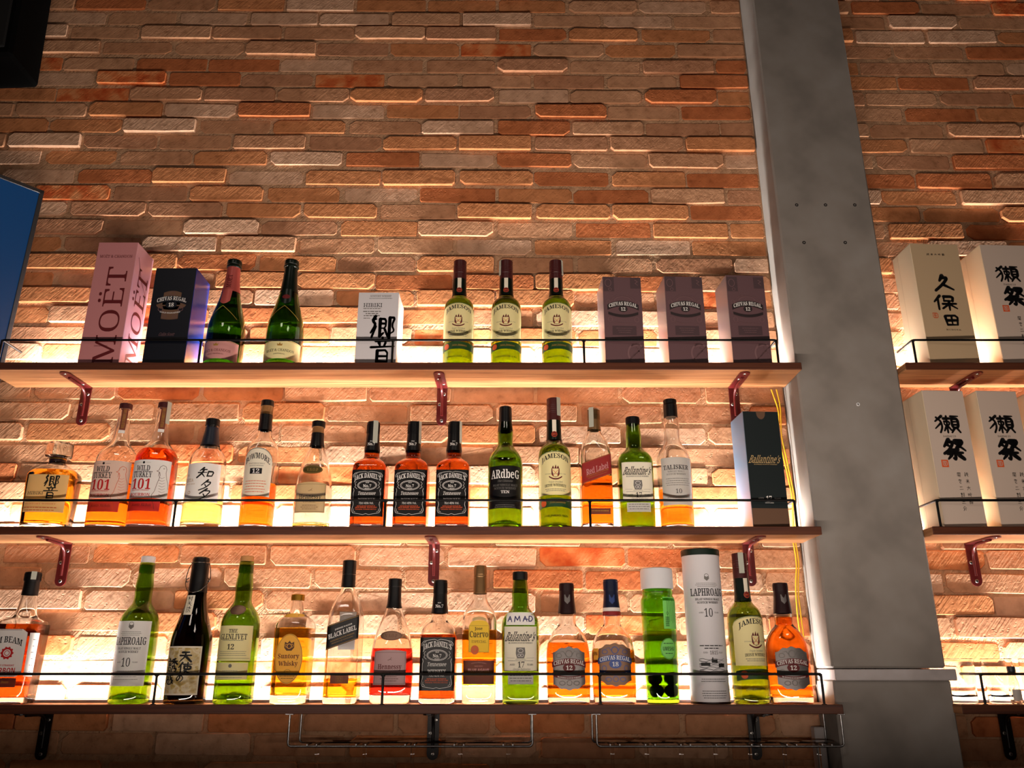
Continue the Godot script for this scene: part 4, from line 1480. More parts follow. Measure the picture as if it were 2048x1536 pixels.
func flat_scotch(at: Vector3, label: String, fill: float, note: bool, scale := 1.0) -> void:
	# broad-shouldered green bottle with a bulb in the neck
	var o := thing("whisky_bottle", label, "bottle", at, 0.0, "bottles on the back bar")
	o.scale.y = scale
	var coarse := [[0.0, 0.0352, 0.0300, 3.6], [0.004, 0.0365, 0.0310, 3.6], [0.05, 0.0372, 0.0315, 3.6], [0.13, 0.0380, 0.0320, 3.6], [0.150, 0.0380, 0.0320, 3.4], [0.163, 0.0340, 0.0290, 3.0], [0.174, 0.0225, 0.0205, 2.4], [0.181, 0.0172, 0.0172, 2.0], [0.195, 0.0168, 0.0168, 2.0], [0.207, 0.0175, 0.0175, 2.0], [0.220, 0.0160, 0.0160, 2.0], [0.236, 0.0140, 0.0140, 2.0], [0.24, 0.0138, 0.0138, 2.0]]
	var on := bottle_body(o, coarse, mats.green_glass, mats.drink_pale_gold, fill)
	cap(o, 0.2345, 0.0152, 0.0165, mats.cap_black, 30)
	var i := ink()
	i.rect(0.0, 0.101, 0.0665, 0.083, 26)
	var paper_ := patch(o, on, i, mats.warm_paper, "label", 0.0004, "pale label with cursive black name")
	i = ink()
	letters(i, "Ballantine's", 0.001, 0.124, 0.058, 0.0185, "serifb", 0.0, 0.45)
	letters(i, "BLENDED SCOTCH WHISKY", 0.0, 0.1115, 0.048, 0.0026, "serifb")
	letters(i, "17", 0.001, 0.0715, 0.013, 0.011, "serifb")
	letters(i, "AGED", -0.0165, 0.0715, 0.010, 0.0032, "serifb")
	letters(i, "YEARS", 0.0185, 0.0715, 0.012, 0.0032, "serifb")
	lay(i, on, 0.0007, mats.ink_black, "lettering", paper_)
	i = ink()
	i.poly([Vector2(-0.0085, 0.103), Vector2(0.0085, 0.103), Vector2(0.0095, 0.092), Vector2(0.007, 0.083), Vector2(-0.007, 0.083), Vector2(-0.0095, 0.092)])
	i.lines(0.0, 0.0815, [0.02, 0.05], 0.0030, 0.0008, 3)
	i.stroke([Vector2(-0.027, 0.084), Vector2(-0.012, 0.0835)], 0.0004, 0.0004)
	i.stroke([Vector2(0.012, 0.0835), Vector2(0.027, 0.084)], 0.0004, 0.0004)
	lay(i, on, 0.0007, mats.ink_grey, "crest", paper_)
	i = ink()
	i.ring(0, 0.097, 0.0055, 0.004, 0.0008, 14)
	i.ring(-0.003, 0.0885, 0.003, 0.003, 0.0007, 12)
	i.ring(0.003, 0.0885, 0.003, 0.003, 0.0007, 12)
	lay(i, on, 0.0010, mats.ink_white, "crest_lines", paper_)
	i = ink()
	letters(i, "George Ballantine", 0.002, 0.0625, 0.034, 0.006, "serif", 0.0, 0.4)
	lay(i, on, 0.0007, mats.ink_grey, "signature", paper_)
	i = ink()
	i.rect(0.0, 0.0455, 0.050, 0.020, 20)
	var foot := patch(o, on, i, mats.grey_paper, "foot_label")
	i = ink()
	i.lines(0.0, 0.0515, [0.042, 0.044, 0.04], 0.0048, 0.0015, 8)
	lay(i, on, 0.0007, mats.ink_grey, "small_print", foot)
	if note:
		i = ink()
		i.rect(0.0, 0.1575, 0.058, 0.0245, 22)
		var tape := patch(o, on, i, mats.white_paper, "name_tape", 0.0009, "white tape with handwritten name")
		i = ink()
		for st in [[[-23, 5], [-19, 15], [-16, 4]], [[-21.5, 9], [-17, 9.5]], [[-11, 4], [-9.5, 15], [-5.5, 7], [-2, 15.5], [-0.5, 5]], [[5, 5], [8.5, 15], [12, 5]], [[6, 9.5], [14, 9]], [[16, 15], [15.5, 5], [20, 5.5], [22.5, 10], [20.5, 15], [16, 15.5]]]:
			var pts := []
			for p in st:
				pts.append(Vector2(p[0] * 0.00108, 0.1475 + p[1] * 0.00095))
			i.stroke(pts, 0.0019, 0.0016)
		lay(i, on, 0.0012, mats.ink_navy, "handwriting", tape)


func single_malt_tall(o: Node3D, glass_m: Material, drink: Material, fill: float, r: float, h: float) -> Dictionary:
	# classic round malt bottle with a swollen neck
	var k := h / 0.288
	var coarse := [[0.0, r * 0.965], [0.004, r], [0.05, r], [0.140 * k, r], [0.158 * k, r * 0.985], [0.174 * k, r * 0.83], [0.186 * k, r * 0.58], [0.194 * k, r * 0.455], [0.205 * k, r * 0.43], [0.216 * k, r * 0.445], [0.228 * k, r * 0.455], [0.242 * k, r * 0.41], [0.262 * k, r * 0.355], [0.270 * k, r * 0.35]]
	return bottle_body(o, coarse, glass_m, drink, fill, 0.0032, 0.009, 44, 0.012)


func cognac(at: Vector3, label: String, full: bool) -> void:
	var o := thing("cognac_bottle", label, "bottle", at, 0.0, "cognac bottles")
	var f := 1.0 if full else 0.93
	var coarse := [[0.0, 0.0385 * f, 0.0260 * f, 2.6], [0.005, 0.0408 * f, 0.0275 * f, 2.6], [0.03, 0.0430 * f, 0.0290 * f, 2.6], [0.075, 0.0432 * f, 0.0290 * f, 2.5], [0.11, 0.0400 * f, 0.0270 * f, 2.4], [0.14, 0.0330 * f, 0.0235, 2.2], [0.165, 0.0225, 0.0190, 2.0], [0.185, 0.0150, 0.0145, 2.0], [0.20, 0.0132, 0.0132, 2.0], [0.222, 0.0128, 0.0128, 2.0], [0.226, 0.0128, 0.0128, 2.0]]
	var on := bottle_body(o, coarse, mats.clear_glass, mats.drink_cognac if full else mats.drink_pale_gold, 0.104 if full else 0.0155, 0.0036, 0.009 if not full else 0.016)
	sleeve(o, on.rings, 0.1835, 0.2255 if full else 0.214, mats.cap_black, 0.0006)
	if full:
		cap(o, 0.2255, 0.0138, 0.0165, mats.cap_black)
		turned(o, "cap_band", [[0.2245, 0.0136], [0.2245, 0.0141], [0.2262, 0.0141], [0.2262, 0.0136]], mats.chrome)
	else:
		turned(o, "stopper_cork", [[0.214, 0.0], [0.214, 0.0118], [0.2285, 0.0118], [0.2285, 0.0]], mats.cork)
		cap(o, 0.228, 0.0146, 0.0135, mats.cap_black)
	var i := ink()
	i.oval(0.0, 0.128, 0.0222, 0.0093, 24)
	var plate := patch(o, on, i, mats.bronze_foil if full else mat("olive_foil", Color(0.36, 0.31, 0.16), 0.4, 0.5), "medallion", 0.0006, "oval dark medallion")
	i = ink()
	i.ring(0.0, 0.128, 0.0205, 0.0080, 0.0006, 32)
	letters(i, "V.S.O.P", 0.0, 0.128, 0.024, 0.0062, "serif")
	lay(i, on, 0.0009, mats.ink_brown if full else mats.ink_gold, "lettering", plate)
	i = ink()
	i.strip(-0.0325, 0.0325, func(_s): return 0.035, func(s): return 0.101 - 3.5 * s * s, 24)
	var paper_ := patch(o, on, i, mat("rose_label", Color(0.72, 0.58, 0.58), 0.45) if full else mats.tan_paper, "label", 0.0005)
	i = ink()
	letters(i, "Hennessy", 0.0, 0.0675, 0.047, 0.0125, "serifb")
	lay(i, on, 0.0008, mats.ink_maroon if full else mats.ink_black, "lettering", paper_)
	i = ink()
	letters(i, "COGNAC", 0.0, 0.0575, 0.027, 0.0035, "serif")
	i.lines(0.0, 0.0505, [0.03, 0.036, 0.03], 0.0040, 0.0010, 6)
	i.stroke([Vector2(-0.004, 0.081), Vector2(0.001, 0.083), Vector2(0.003, 0.0865)], 0.0008, 0.0006)
	i.stroke([Vector2(0.0, 0.0835), Vector2(0.004, 0.0815)], 0.0005, 0.0005)
	i.frame(0.0, 0.0665, 0.061, 0.059, 0.0005)
	lay(i, on, 0.0008, mats.ink_brown, "small_print", paper_)


func chivas_round(at: Vector3, label: String, fill: float, blue: bool, wide := 1.0) -> void:
	var o := thing("whisky_bottle", label, "bottle", at, 0.0, "round-shouldered scotch bottles")
	var coarse := [[0.0, 0.0410 * wide, 0.0295, 2.5], [0.004, 0.0424 * wide, 0.0308, 2.5], [0.04, 0.0436 * wide, 0.0316, 2.5], [0.085, 0.0438 * wide, 0.0318, 2.4], [0.110, 0.0420 * wide, 0.0310, 2.3], [0.128, 0.0360 * wide, 0.0285, 2.2], [0.142, 0.0250, 0.0225, 2.0], [0.149, 0.0180, 0.0178, 2.0], [0.156, 0.0172, 0.0172, 2.0], [0.171, 0.0182, 0.0182, 2.0], [0.178, 0.0176, 0.0176, 2.0], [0.20, 0.0150, 0.0150, 2.0], [0.225, 0.0140, 0.0140, 2.0]]
	var on := bottle_body(o, coarse, mats.clear_glass, mats.drink_orange, fill, 0.0034, 0.012)
	var cm: Material = mats.cap_navy if blue else mats.cap_maroon
	var foil := sleeve(o, on.rings, 0.1835 if blue else 0.172, 0.216, cm, 0.0007)
	cap(o, 0.2155, 0.0150, 0.0175 if not blue else 0.025, cm, 30)
	if blue:
		sleeve(o, on.rings, 0.1765, 0.1835, mats.white_paper, 0.0006, "neck_band")
		sleeve(o, on.rings, 0.168, 0.176, mats.red_paper, 0.0006, "neck_band")
	var i := ink()
	i.poly([Vector2(-0.0055, 0.209), Vector2(0.0055, 0.209), Vector2(0.0055, 0.196), Vector2(0, 0.190), Vector2(-0.0055, 0.196)])
	lay(i, on, 0.0012, mats.silver_foil if not blue else mats.blue_foil, "neck_crest", foil)
	if blue:
		i = ink()
		i.rect(-0.040, 0.093, 0.013, 0.022, 5)
		var slip := patch(o, on, i, mats.orange_paper, "price_tag", 0.0006, "small orange tag with handwriting")
		i = ink()
		letters(i, "9N", -0.040, 0.094, 0.009, 0.007, "sansb")
		lay(i, on, 0.0009, mats.ink_maroon, "handwriting", slip)
	# shield label with ribbon
	var cy := 0.073 if blue else 0.066
	var edge := func(s: float) -> float:
		var u := absf(s) / 0.033
		return 0.040 * (1.0 - 0.28 * pow(u, 2.0)) + 0.0012 * cos(u * 12.0)
	i = ink()
	i.strip(-0.0325, 0.0325, func(s): return cy - edge.call(s), func(s): return cy + edge.call(s), 36)
	var paper_ := patch(o, on, i, mats.bronze_foil if blue else mats.silver_foil, "label", 0.0005, "ornate shield label with ribbon")
	i = ink()
	i.strip(-0.0345, 0.0345, func(s): return cy + 0.0075 - 5.5 * s * s, func(s): return cy + 0.0185 - 5.5 * s * s, 30)
	i.oval(0.0, cy + 0.001, 0.0125, 0.0082, 16)
	i.strip(-0.031, 0.031, func(s): return cy - 0.0205 + 5.0 * s * s, func(s): return cy - 0.0150 + 5.0 * s * s, 24)
	var ribbon := lay(i, on, 0.0008, mats.blue_foil if blue else mats.ink_maroon, "ribbon", paper_)
	i = ink()
	letters(i, "CHIVAS REGAL", 0.0, cy + 0.0088, 0.061, 0.0078, "serifb", 0.0046)
	letters(i, "18" if blue else "12", 0.0, cy + 0.001, 0.0125, 0.0085, "serifb")
	letters(i, "BLENDED SCOTCH WHISKY", 0.0, cy - 0.0155, 0.046, 0.0028, "serifb", -0.0026)
	lay(i, on, 0.0011, mats.ink_white, "lettering", paper_)
	i = ink()
	for s in [-1.0, 1.0]:
		var x: float = s
		i.ring(x * 0.020, cy + 0.024, 0.0058, 0.0048, 0.0012, 16)
		i.ring(x * 0.022, cy - 0.007, 0.0050, 0.0056, 0.0012, 16)
		i.ring(x * 0.014, cy - 0.0275, 0.0062, 0.0044, 0.0012, 16)
		i.stroke([Vector2(x * 0.004, cy + 0.022), Vector2(x * 0.011, cy + 0.032), Vector2(x * 0.018, cy + 0.030)], 0.0012, 0.0007)
	i.ring(0.0, cy + 0.027, 0.0072, 0.0072, 0.0016, 20)
	i.ring(0.0, cy - 0.027, 0.0055, 0.0055, 0.0012, 20)
	lay(i, on, 0.0008, mats.ink_grey if not blue else mats.blue_foil, "scrollwork", paper_)


# ---------------------------------------------------------------- cartons

func carton(called: String, label: String, at: Vector3, size: Vector3, turn: float, front: Material, side: Material, group := "cartons on the back bar", category := "carton") -> Dictionary:
	# at = middle of the bottom; returns the front plane, and side planes, to print on
	var o := thing(called, label, category, at, turn, group)
	var b := MB.new()
	b.box(Vector3(0, size.y / 2, 0), size, 0.0012)
	put(b, "box", side, o)
	b = MB.new()
	b.box(Vector3(0, size.y / 2, size.z / 2), Vector3(size.x - 0.0012, size.y - 0.0014, 0.0006), 0.0)
	put(b, "front_panel", front, o)
	b = MB.new()
	b.box(Vector3(0, size.y + 0.0003, -size.z * 0.01), Vector3(size.x - 0.002, 0.0007, size.z - 0.003), 0.0)
	put(b, "lid_flap", side, o)
	return {"o": o, "front": plane(Vector3(0, 0, size.z / 2 + 0.0003)), "right": plane(Vector3(size.x / 2, 0, 0), Vector3.RIGHT), "left": plane(Vector3(-size.x / 2, 0, 0), Vector3.LEFT)}


# ---------------------------------------------------------------- what stands on each shelf

func build_top_shelf() -> void:
	var y: float = SHELF_TOP[2]
	var i: Ink
	# pink champagne carton
	var pink := mat("carton_pink", Color(0.80, 0.53, 0.53), 0.42)
	var c := carton("champagne_carton", "tall pink champagne carton with dark red vertical lettering", Vector3(-0.9135, y, 0.0800), Vector3(0.0912, 0.3025, 0.088), 0.0, pink, mat("carton_pale_pink", Color(0.84, 0.62, 0.66), 0.3))
	i = ink()
	letters(i, "MOËT", 0.004, 0.118, 0.242, 0.056, "serif", 0.0, 0.0, 90.0)
	letters(i, "MOËT & CHANDON", 0.0, 0.2665, 0.075, 0.0085, "serif")
	letters(i, "CHAMPAGNE", 0.0, 0.044, 0.03, 0.003, "serif")
	lay(i, c.front, 0.0004, mats.ink_maroon, "lettering", c.o)
	i = ink()
	letters(i, "MOËT", 0.0, 0.132, 0.235, 0.060, "serif", 0.0, 0.0, 90.0)
	i.stroke([Vector2(-0.03, 0.27), Vector2(0.0, 0.22), Vector2(0.04, 0.19)], 0.002, 0.001)
	lay(i, c.right, 0.0004, mats.ink_maroon, "side_lettering", c.o)
	# navy scotch carton
	var navy := mat("carton_navy", Color(0.045, 0.06, 0.10), 0.4)
	c = carton("whisky_carton", "dark navy scotch carton with bronze crest and number 18", Vector3(-0.770, y, 0.0805), Vector3(0.0935, 0.236, 0.088), 0.0, navy, mat("carton_blue", Color(0.06, 0.18, 0.52), 0.25))
	i = ink()
	i.oval(0.0, 0.143, 0.034, 0.012, 20)
	i.strip(-0.020, 0.020, func(s): return 0.143, func(s): return 0.178 - 12.0 * s * s, 16)
	i.strip(-0.019, 0.019, func(s): return 0.107 + 6.0 * s * s, func(_s): return 0.14, 14)
	var crest := lay(i, c.front, 0.0004, mats.bronze_foil, "crest", c.o)
	i = ink()
	i.strip(-0.037, 0.037, func(s): return 0.151 - 7.0 * s * s, func(s): return 0.1655 - 7.0 * s * s, 20)
	i.oval(0.0, 0.1435, 0.0135, 0.009, 14)
	lay(i, c.front, 0.0007, navy, "ribbon", crest)
	i = ink()
	letters(i, "CHIVAS REGAL", 0.0, 0.1535, 0.066, 0.0095, "serifb", 0.006)
	letters(i, "18", 0.0, 0.1435, 0.012, 0.0095, "serifb")
	letters(i, "GOLD SIGNATURE", 0.0, 0.126, 0.046, 0.0032, "serifb", -0.003)
	lay(i, c.front, 0.0010, mats.ink_white, "lettering", crest)
	i = ink()
	i.ring(0, 0.172, 0.006, 0.005, 0.001, 16)
	for s in [-1.0, 1.0]:
		i.ring(s * 0.0225, 0.133, 0.006, 0.006, 0.0012, 16)
		i.ring(s * 0.012, 0.114, 0.005, 0.005, 0.001, 14)
	letters(i, "Colin Scott", 0.0, 0.0715, 0.034, 0.008, "serif", 0.0, 0.4)
	lay(i, c.front, 0.0009, mats.ink_rose, "scrollwork", crest)
	champagne(Vector3(-0.655, y, 0.079), "champagne bottle with pink neck foil and pink label", true)
	champagne(Vector3(-0.520, y, 0.079), "champagne bottle with dark green neck foil and cream label", false)
	# white Japanese whisky carton
	var white := mat("carton_white", Color(0.84, 0.83, 0.84), 0.5)
	c = carton("whisky_carton", "white whisky carton with large black brush character", Vector3(-0.3025, y, 0.0795), Vector3(0.0912, 0.175, 0.087), 0.0, white, mat("carton_white_side", Color(0.86, 0.85, 0.83), 0.45))
	i = ink()
	brush(i, "hibiki", 0.014, 0.062, 0.060, 0.112, 0.105)
	letters(i, "HIBIKI", -0.012, 0.143, 0.042, 0.0095, "serif")
	lay(i, c.front, 0.0004, mats.ink_black, "brush_lettering", c.o)
	i = ink()
	letters(i, "SUNTORY WHISKY", 0.005, 0.1655, 0.048, 0.0048, "serif")
	i.lines(0.005, 0.1595, [0.052], 0.003, 0.0010, 4)
	i.lines(-0.013, 0.1345, [0.040, 0.0], 0.006, 0.0016, 4)
	i.lines(-0.013, 0.1275, [0.040, 0.028, 0.036], 0.0052, 0.0020, 9)
	i.lines(-0.024, 0.111, [0.014], 0.0052, 0.0014, 9)
	lay(i, c.front, 0.0004, mats.ink_grey, "small_print", c.o)
	irish_whiskey(Vector3(-0.1228, y, 0.073), "green whiskey bottle with cream crest label, nearest the white carton on the top shelf", 0.255, 2.0, false, 0.946, 3.4)
	irish_whiskey(Vector3(-0.0134, y, 0.073), "green whiskey bottle with cream crest label, between two alike on the top shelf", 0.255, -1.0, false, 0.946, -1.1)
	irish_whiskey(Vector3(0.1034, y, 0.073), "green whiskey bottle with cream crest label, nearest the dark purple cartons", 0.255, -3.0, false, 0.946, 1.2)
	# three dull purple scotch cartons
	var plum := mat("carton_plum", Color(0.39, 0.28, 0.295), 0.5)
	var plum_side := mat("carton_plum_side", Color(0.52, 0.46, 0.46), 0.35)
	var spots := [[0.2485, 0.214, "beside a green bottle"], [0.389, 0.215, "between two alike"], [0.530, 0.218, "next to the pillar"]]
	for s in spots:
		c = carton("whisky_carton", "dull purple scotch carton with crest and number 12, " + s[2], Vector3(s[0], y, 0.0805), Vector3(0.088, s[1], 0.085), 3.0, plum, plum_side, "dull purple scotch cartons")
		var shade := mat("plum_print", Color(0.29, 0.21, 0.225), 0.45)
		for p in [[-0.0305, 0.195, 0.024, 0.036], [0.031, 0.199, 0.024, 0.028], [0.001, 0.081, 0.054, 0.022]]:
			i = ink()
			i.rect(p[0], p[1], p[2], p[3])
			lay(i, c.front, 0.0003, shade, "tone_panel", c.o)
		i = ink()
		i.ring(-0.032, 0.198, 0.0075, 0.010, 0.0013, 18)
		i.ring(-0.028, 0.182, 0.004, 0.004, 0.001, 12)
		lay(i, c.front, 0.0006, mats.ink_rose, "corner_ornament", c.o)
		i = ink()
		i.stroke([Vector2(0.030, 0.206), Vector2(0.036, 0.202), Vector2(0.030, 0.198), Vector2(0.036, 0.193)], 0.002, 0.0014)
		lay(i, c.front, 0.0006, mats.ink_rose, "lion_ornament", c.o)
		i = ink()
		i.lines(0.001, 0.0865, [0.036, 0.03, 0.026], 0.005, 0.0011, 12)
		lay(i, c.front, 0.0006, mats.ink_rose, "small_print", c.o)
		i = ink()
		i.ring(0.026, 0.027, 0.021, 0.024, 0.0042, 28, 0.6, 5.3)
		i.stroke([Vector2(0.010, 0.012), Vector2(0.026, 0.028), Vector2(0.042, 0.044)], 0.004, 0.004)
		i.stroke([Vector2(0.024, 0.042), Vector2(0.030, 0.034), Vector2(0.040, 0.020)], 0.003, 0.002)
		i.poly([Vector2(0.012, 0.048), Vector2(0.036, 0.053), Vector2(0.034, 0.046), Vector2(0.016, 0.042)])
		lay(i, c.front, 0.0006, mats.ink_rose, "large_emblem", c.o)
		i = ink()
		i.ring(0, 0.152, 0.020, 0.013, 0.0016, 24, 0.2, 2.94)
		for q in [-1.0, 1.0]:
			i.ring(q * 0.033, 0.150, 0.0045, 0.006, 0.0012, 16)
			i.stroke([Vector2(q * 0.008, 0.168), Vector2(q * 0.018, 0.164), Vector2(q * 0.026, 0.156)], 0.0014, 0.0008)
		lay(i, c.front, 0.0006, mats.ink_rose, "upper_scroll", c.o)
		i = ink()
		for q in [-1.0, 1.0]:
			i.ring(q * 0.030, 0.108, 0.0055, 0.0065, 0.0013, 16)
		i.stroke([Vector2(-0.026, 0.102), Vector2(-0.008, 0.098), Vector2(0.01, 0.100), Vector2(0.028, 0.096)], 0.0012, 0.001)
		lay(i, c.front, 0.0006, mats.ink_rose, "lower_scroll", c.o)
		i = ink()
		i.strip(-0.0355, 0.0355, func(q): return 0.140 - 7.5 * q * q, func(q): return 0.1535 - 7.5 * q * q, 20)
		i.oval(0.0, 0.1335, 0.0105, 0.0075, 12)
		i.strip(-0.034, 0.034, func(q): return 0.113 + 6.0 * q * q, func(q): return 0.1195 + 6.0 * q * q, 20)
		var ribbon := lay(i, c.front, 0.0007, mat("plum_ribbon", Color(0.13, 0.07, 0.08), 0.4), "ribbon", c.o)
		i = ink()
		letters(i, "CHIVAS REGAL", 0.0, 0.1405, 0.064, 0.0090, "serifb", 0.0066)
		letters(i, "12", 0.0, 0.1335, 0.0105, 0.0085, "serifb")
		lay(i, c.front, 0.0010, mats.ink_white, "lettering", ribbon)


func faceted_decanter(at: Vector3) -> void:
	var o := thing("whisky_decanter", "squat faceted amber whisky decanter with wide glass stopper", "bottle", at, 6.0, "bottles on the back bar")
	var coarse := [[0.0, 0.046, 0.034, 3.4], [0.004, 0.0475, 0.035, 3.4], [0.05, 0.0495, 0.036, 3.4], [0.112, 0.0515, 0.037, 3.4], [0.122, 0.0500, 0.036, 3.2], [0.134, 0.0360, 0.028, 2.6], [0.142, 0.0200, 0.018, 2.2], [0.147, 0.0160, 0.016, 2.0], [0.158, 0.0155, 0.0155, 2.0]]
	var on := bottle_body(o, coarse, mats.clear_glass, mats.drink_honey, 0.127, 0.0034, 0.012, 24)
	sleeve(o, on.rings, 0.1475, 0.1585, mats.cap_maroon, 0.0008, "collar")
	turned(o, "collar_band", [[0.1535, 0.0165], [0.1535, 0.0175], [0.1555, 0.0175], [0.1555, 0.0165]], mats.cap_gold)
	var b := MB.new()
	b.loft([[0.1585, 0.0, 0.0, 2.0], [0.1585, 0.015, 0.015, 2.0], [0.1605, 0.0262, 0.0262, 2.0], [0.163, 0.0275, 0.0275, 2.0], [0.187, 0.0265, 0.0265, 2.0], [0.191, 0.0245, 0.0245, 2.0], [0.192, 0.0, 0.0, 2.0]], 24)
	put(b, "stopper", mats.smoke_glass, o, "wide clear glass stopper")
	var i := ink()
	i.rect(0.002, 0.074, 0.082, 0.080, 26)
	var paper_ := patch(o, on, i, paper("amber_paper", Color(0.97, 0.80, 0.52), 0.2), "label", 0.0005)
	i = ink()
	brush(i, "hibiki", 0.012, 0.088, 0.032, 0.050, 0.09)
	letters(i, "HIBIKI", -0.018, 0.074, 0.032, 0.0065, "serif")
	lay(i, on, 0.0008, mats.ink_black, "brush_lettering", paper_)
	i = ink()
	letters(i, "JAPANESE HARMONY", -0.004, 0.0585, 0.062, 0.003, "serif")
	letters(i, "SUNTORY WHISKY", -0.004, 0.0515, 0.062, 0.003, "serif")
	i.lines(-0.004, 0.0435, [0.066, 0.060], 0.0055, 0.0016, 3)
	lay(i, on, 0.0008, mats.ink_orange, "small_print", paper_)


func bird_bourbon(at: Vector3, label: String, fill: float, sealed: bool) -> void:
	var o := thing("bourbon_bottle", label, "bottle", at, 9.0, "white-label bourbon bottles")
	var coarse := [[0.0, 0.0415, 0.0335, 2.8], [0.004, 0.0428, 0.0345, 2.8], [0.06, 0.0432, 0.0350, 2.8], [0.145, 0.0435, 0.0352, 2.7], [0.162, 0.0418, 0.0340, 2.6], [0.176, 0.0330, 0.0290, 2.3], [0.190, 0.0205, 0.0200, 2.0], [0.205, 0.0172, 0.0172, 2.0], [0.24, 0.0138, 0.0138, 2.0], [0.270, 0.0126, 0.0126, 2.0]]
	var on := bottle_body(o, coarse, mats.clear_glass, mats.drink_red_amber if sealed else mats.drink_orange, fill, 0.0032, 0.010)
	cap(o, 0.2705, 0.0138, 0.0125, mats.cap_brown)
	var i := ink()
	i.rect(0.0035, 0.2445, 0.0125, 0.050, 5)
	var neck := patch(o, on, i, mats.brown_paper, "neck_label", 0.0008, "brown neck label")
	i = ink()
	letters(i, "WILD TURKEY 101", 0.0035, 0.245, 0.044, 0.0055, "serifb", 0.0, 0.0, 90.0)
	lay(i, on, 0.0011, mats.ink_gold, "lettering", neck)
	i = ink()
	i.rect(0.0035, 0.2155, 0.0125, 0.007, 5)
	patch(o, on, i, mats.white_paper, "neck_tab", 0.0008)
	# white label that ends in the outline of a turkey
	i = ink()
	i.strip(-0.044, 0.040, func(_s): return 0.063, func(s): return 0.146 - 1.0 * s * s, 26)
	var paper_ := patch(o, on, i, mats.white_paper if sealed else paper("peach_paper", Color(0.93, 0.82, 0.75), 0.2), "label", 0.0004)
	i = ink()
	i.rect(-0.0085, 0.049, 0.070, 0.026, 20)
	var band := patch(o, on, i, mats.red_band_paper, "red_band", 0.0004)
	i = ink()
	letters(i, "Austin Nichols", -0.01, 0.049, 0.04, 0.006, "serif", 0.0, 0.3)
	lay(i, on, 0.0007, mats.ink_maroon, "signature", band)
	i = ink()
	letters(i, "WILD", -0.0165, 0.1275, 0.028, 0.0115, "serifb")
	letters(i, "TURKEY", -0.0165, 0.1140, 0.040, 0.0130, "serifb")
	i.oval(-0.0165, 0.1395, 0.0026, 0.0026, 8)
	i.stroke([Vector2(-0.031, 0.1395), Vector2(-0.021, 0.1395)], 0.0003, 0.0003)
	i.stroke([Vector2(-0.012, 0.1395), Vector2(-0.002, 0.1395)], 0.0003, 0.0003)
	lay(i, on, 0.0007, mats.ink_black, "lettering", paper_)
	i = ink()
	letters(i, "101", -0.0165, 0.0935, 0.040, 0.0225, "serifb")
	letters(i, "BOURBON", -0.0165, 0.0705, 0.042, 0.0065, "serifb")
	letters(i, "KENTUCKY STRAIGHT", -0.0165, 0.0800, 0.036, 0.0024, "sansb")
	lay(i, on, 0.0007, mats.ink_red, "red_lettering", paper_)
	i = ink()
	# turkey in profile: head, wattled neck, breast and tail lines
	i.stroke([Vector2(0.012, 0.1215), Vector2(0.016, 0.1235), Vector2(0.018, 0.1305), Vector2(0.023, 0.1345), Vector2(0.029, 0.132), Vector2(0.031, 0.126), Vector2(0.0305, 0.118), Vector2(0.033, 0.106), Vector2(0.037, 0.096), Vector2(0.039, 0.084)], 0.0009, 0.0007)
	i.stroke([Vector2(0.012, 0.1215), Vector2(0.018, 0.119), Vector2(0.0195, 0.113), Vector2(0.0185, 0.105), Vector2(0.0165, 0.098), Vector2(0.0145, 0.088), Vector2(0.0125, 0.078), Vector2(0.008, 0.07), Vector2(0.009, 0.06), Vector2(0.014, 0.050), Vector2(0.016, 0.040)], 0.0009, 0.0007)
	for k in 9:
		i.stroke([Vector2(0.018 + 0.0005 * k, 0.108 - 0.006 * k), Vector2(0.024 + 0.0006 * k, 0.106 - 0.006 * k), Vector2(0.029 + 0.0008 * k, 0.109 - 0.006 * k)], 0.0006, 0.0004)
	i.ring(0.0255, 0.1275, 0.0014, 0.0014, 0.0006, 10)
	i.stroke([Vector2(0.017, 0.118), Vector2(0.0165, 0.110)], 0.0012, 0.0006)
	lay(i, on, 0.0008, mats.ink_orange if not sealed else mats.ink_brown, "bird_drawing", paper_)
	if sealed:
		tax_strip(o, 0.283, 0.0142, 0.95, 0.05)


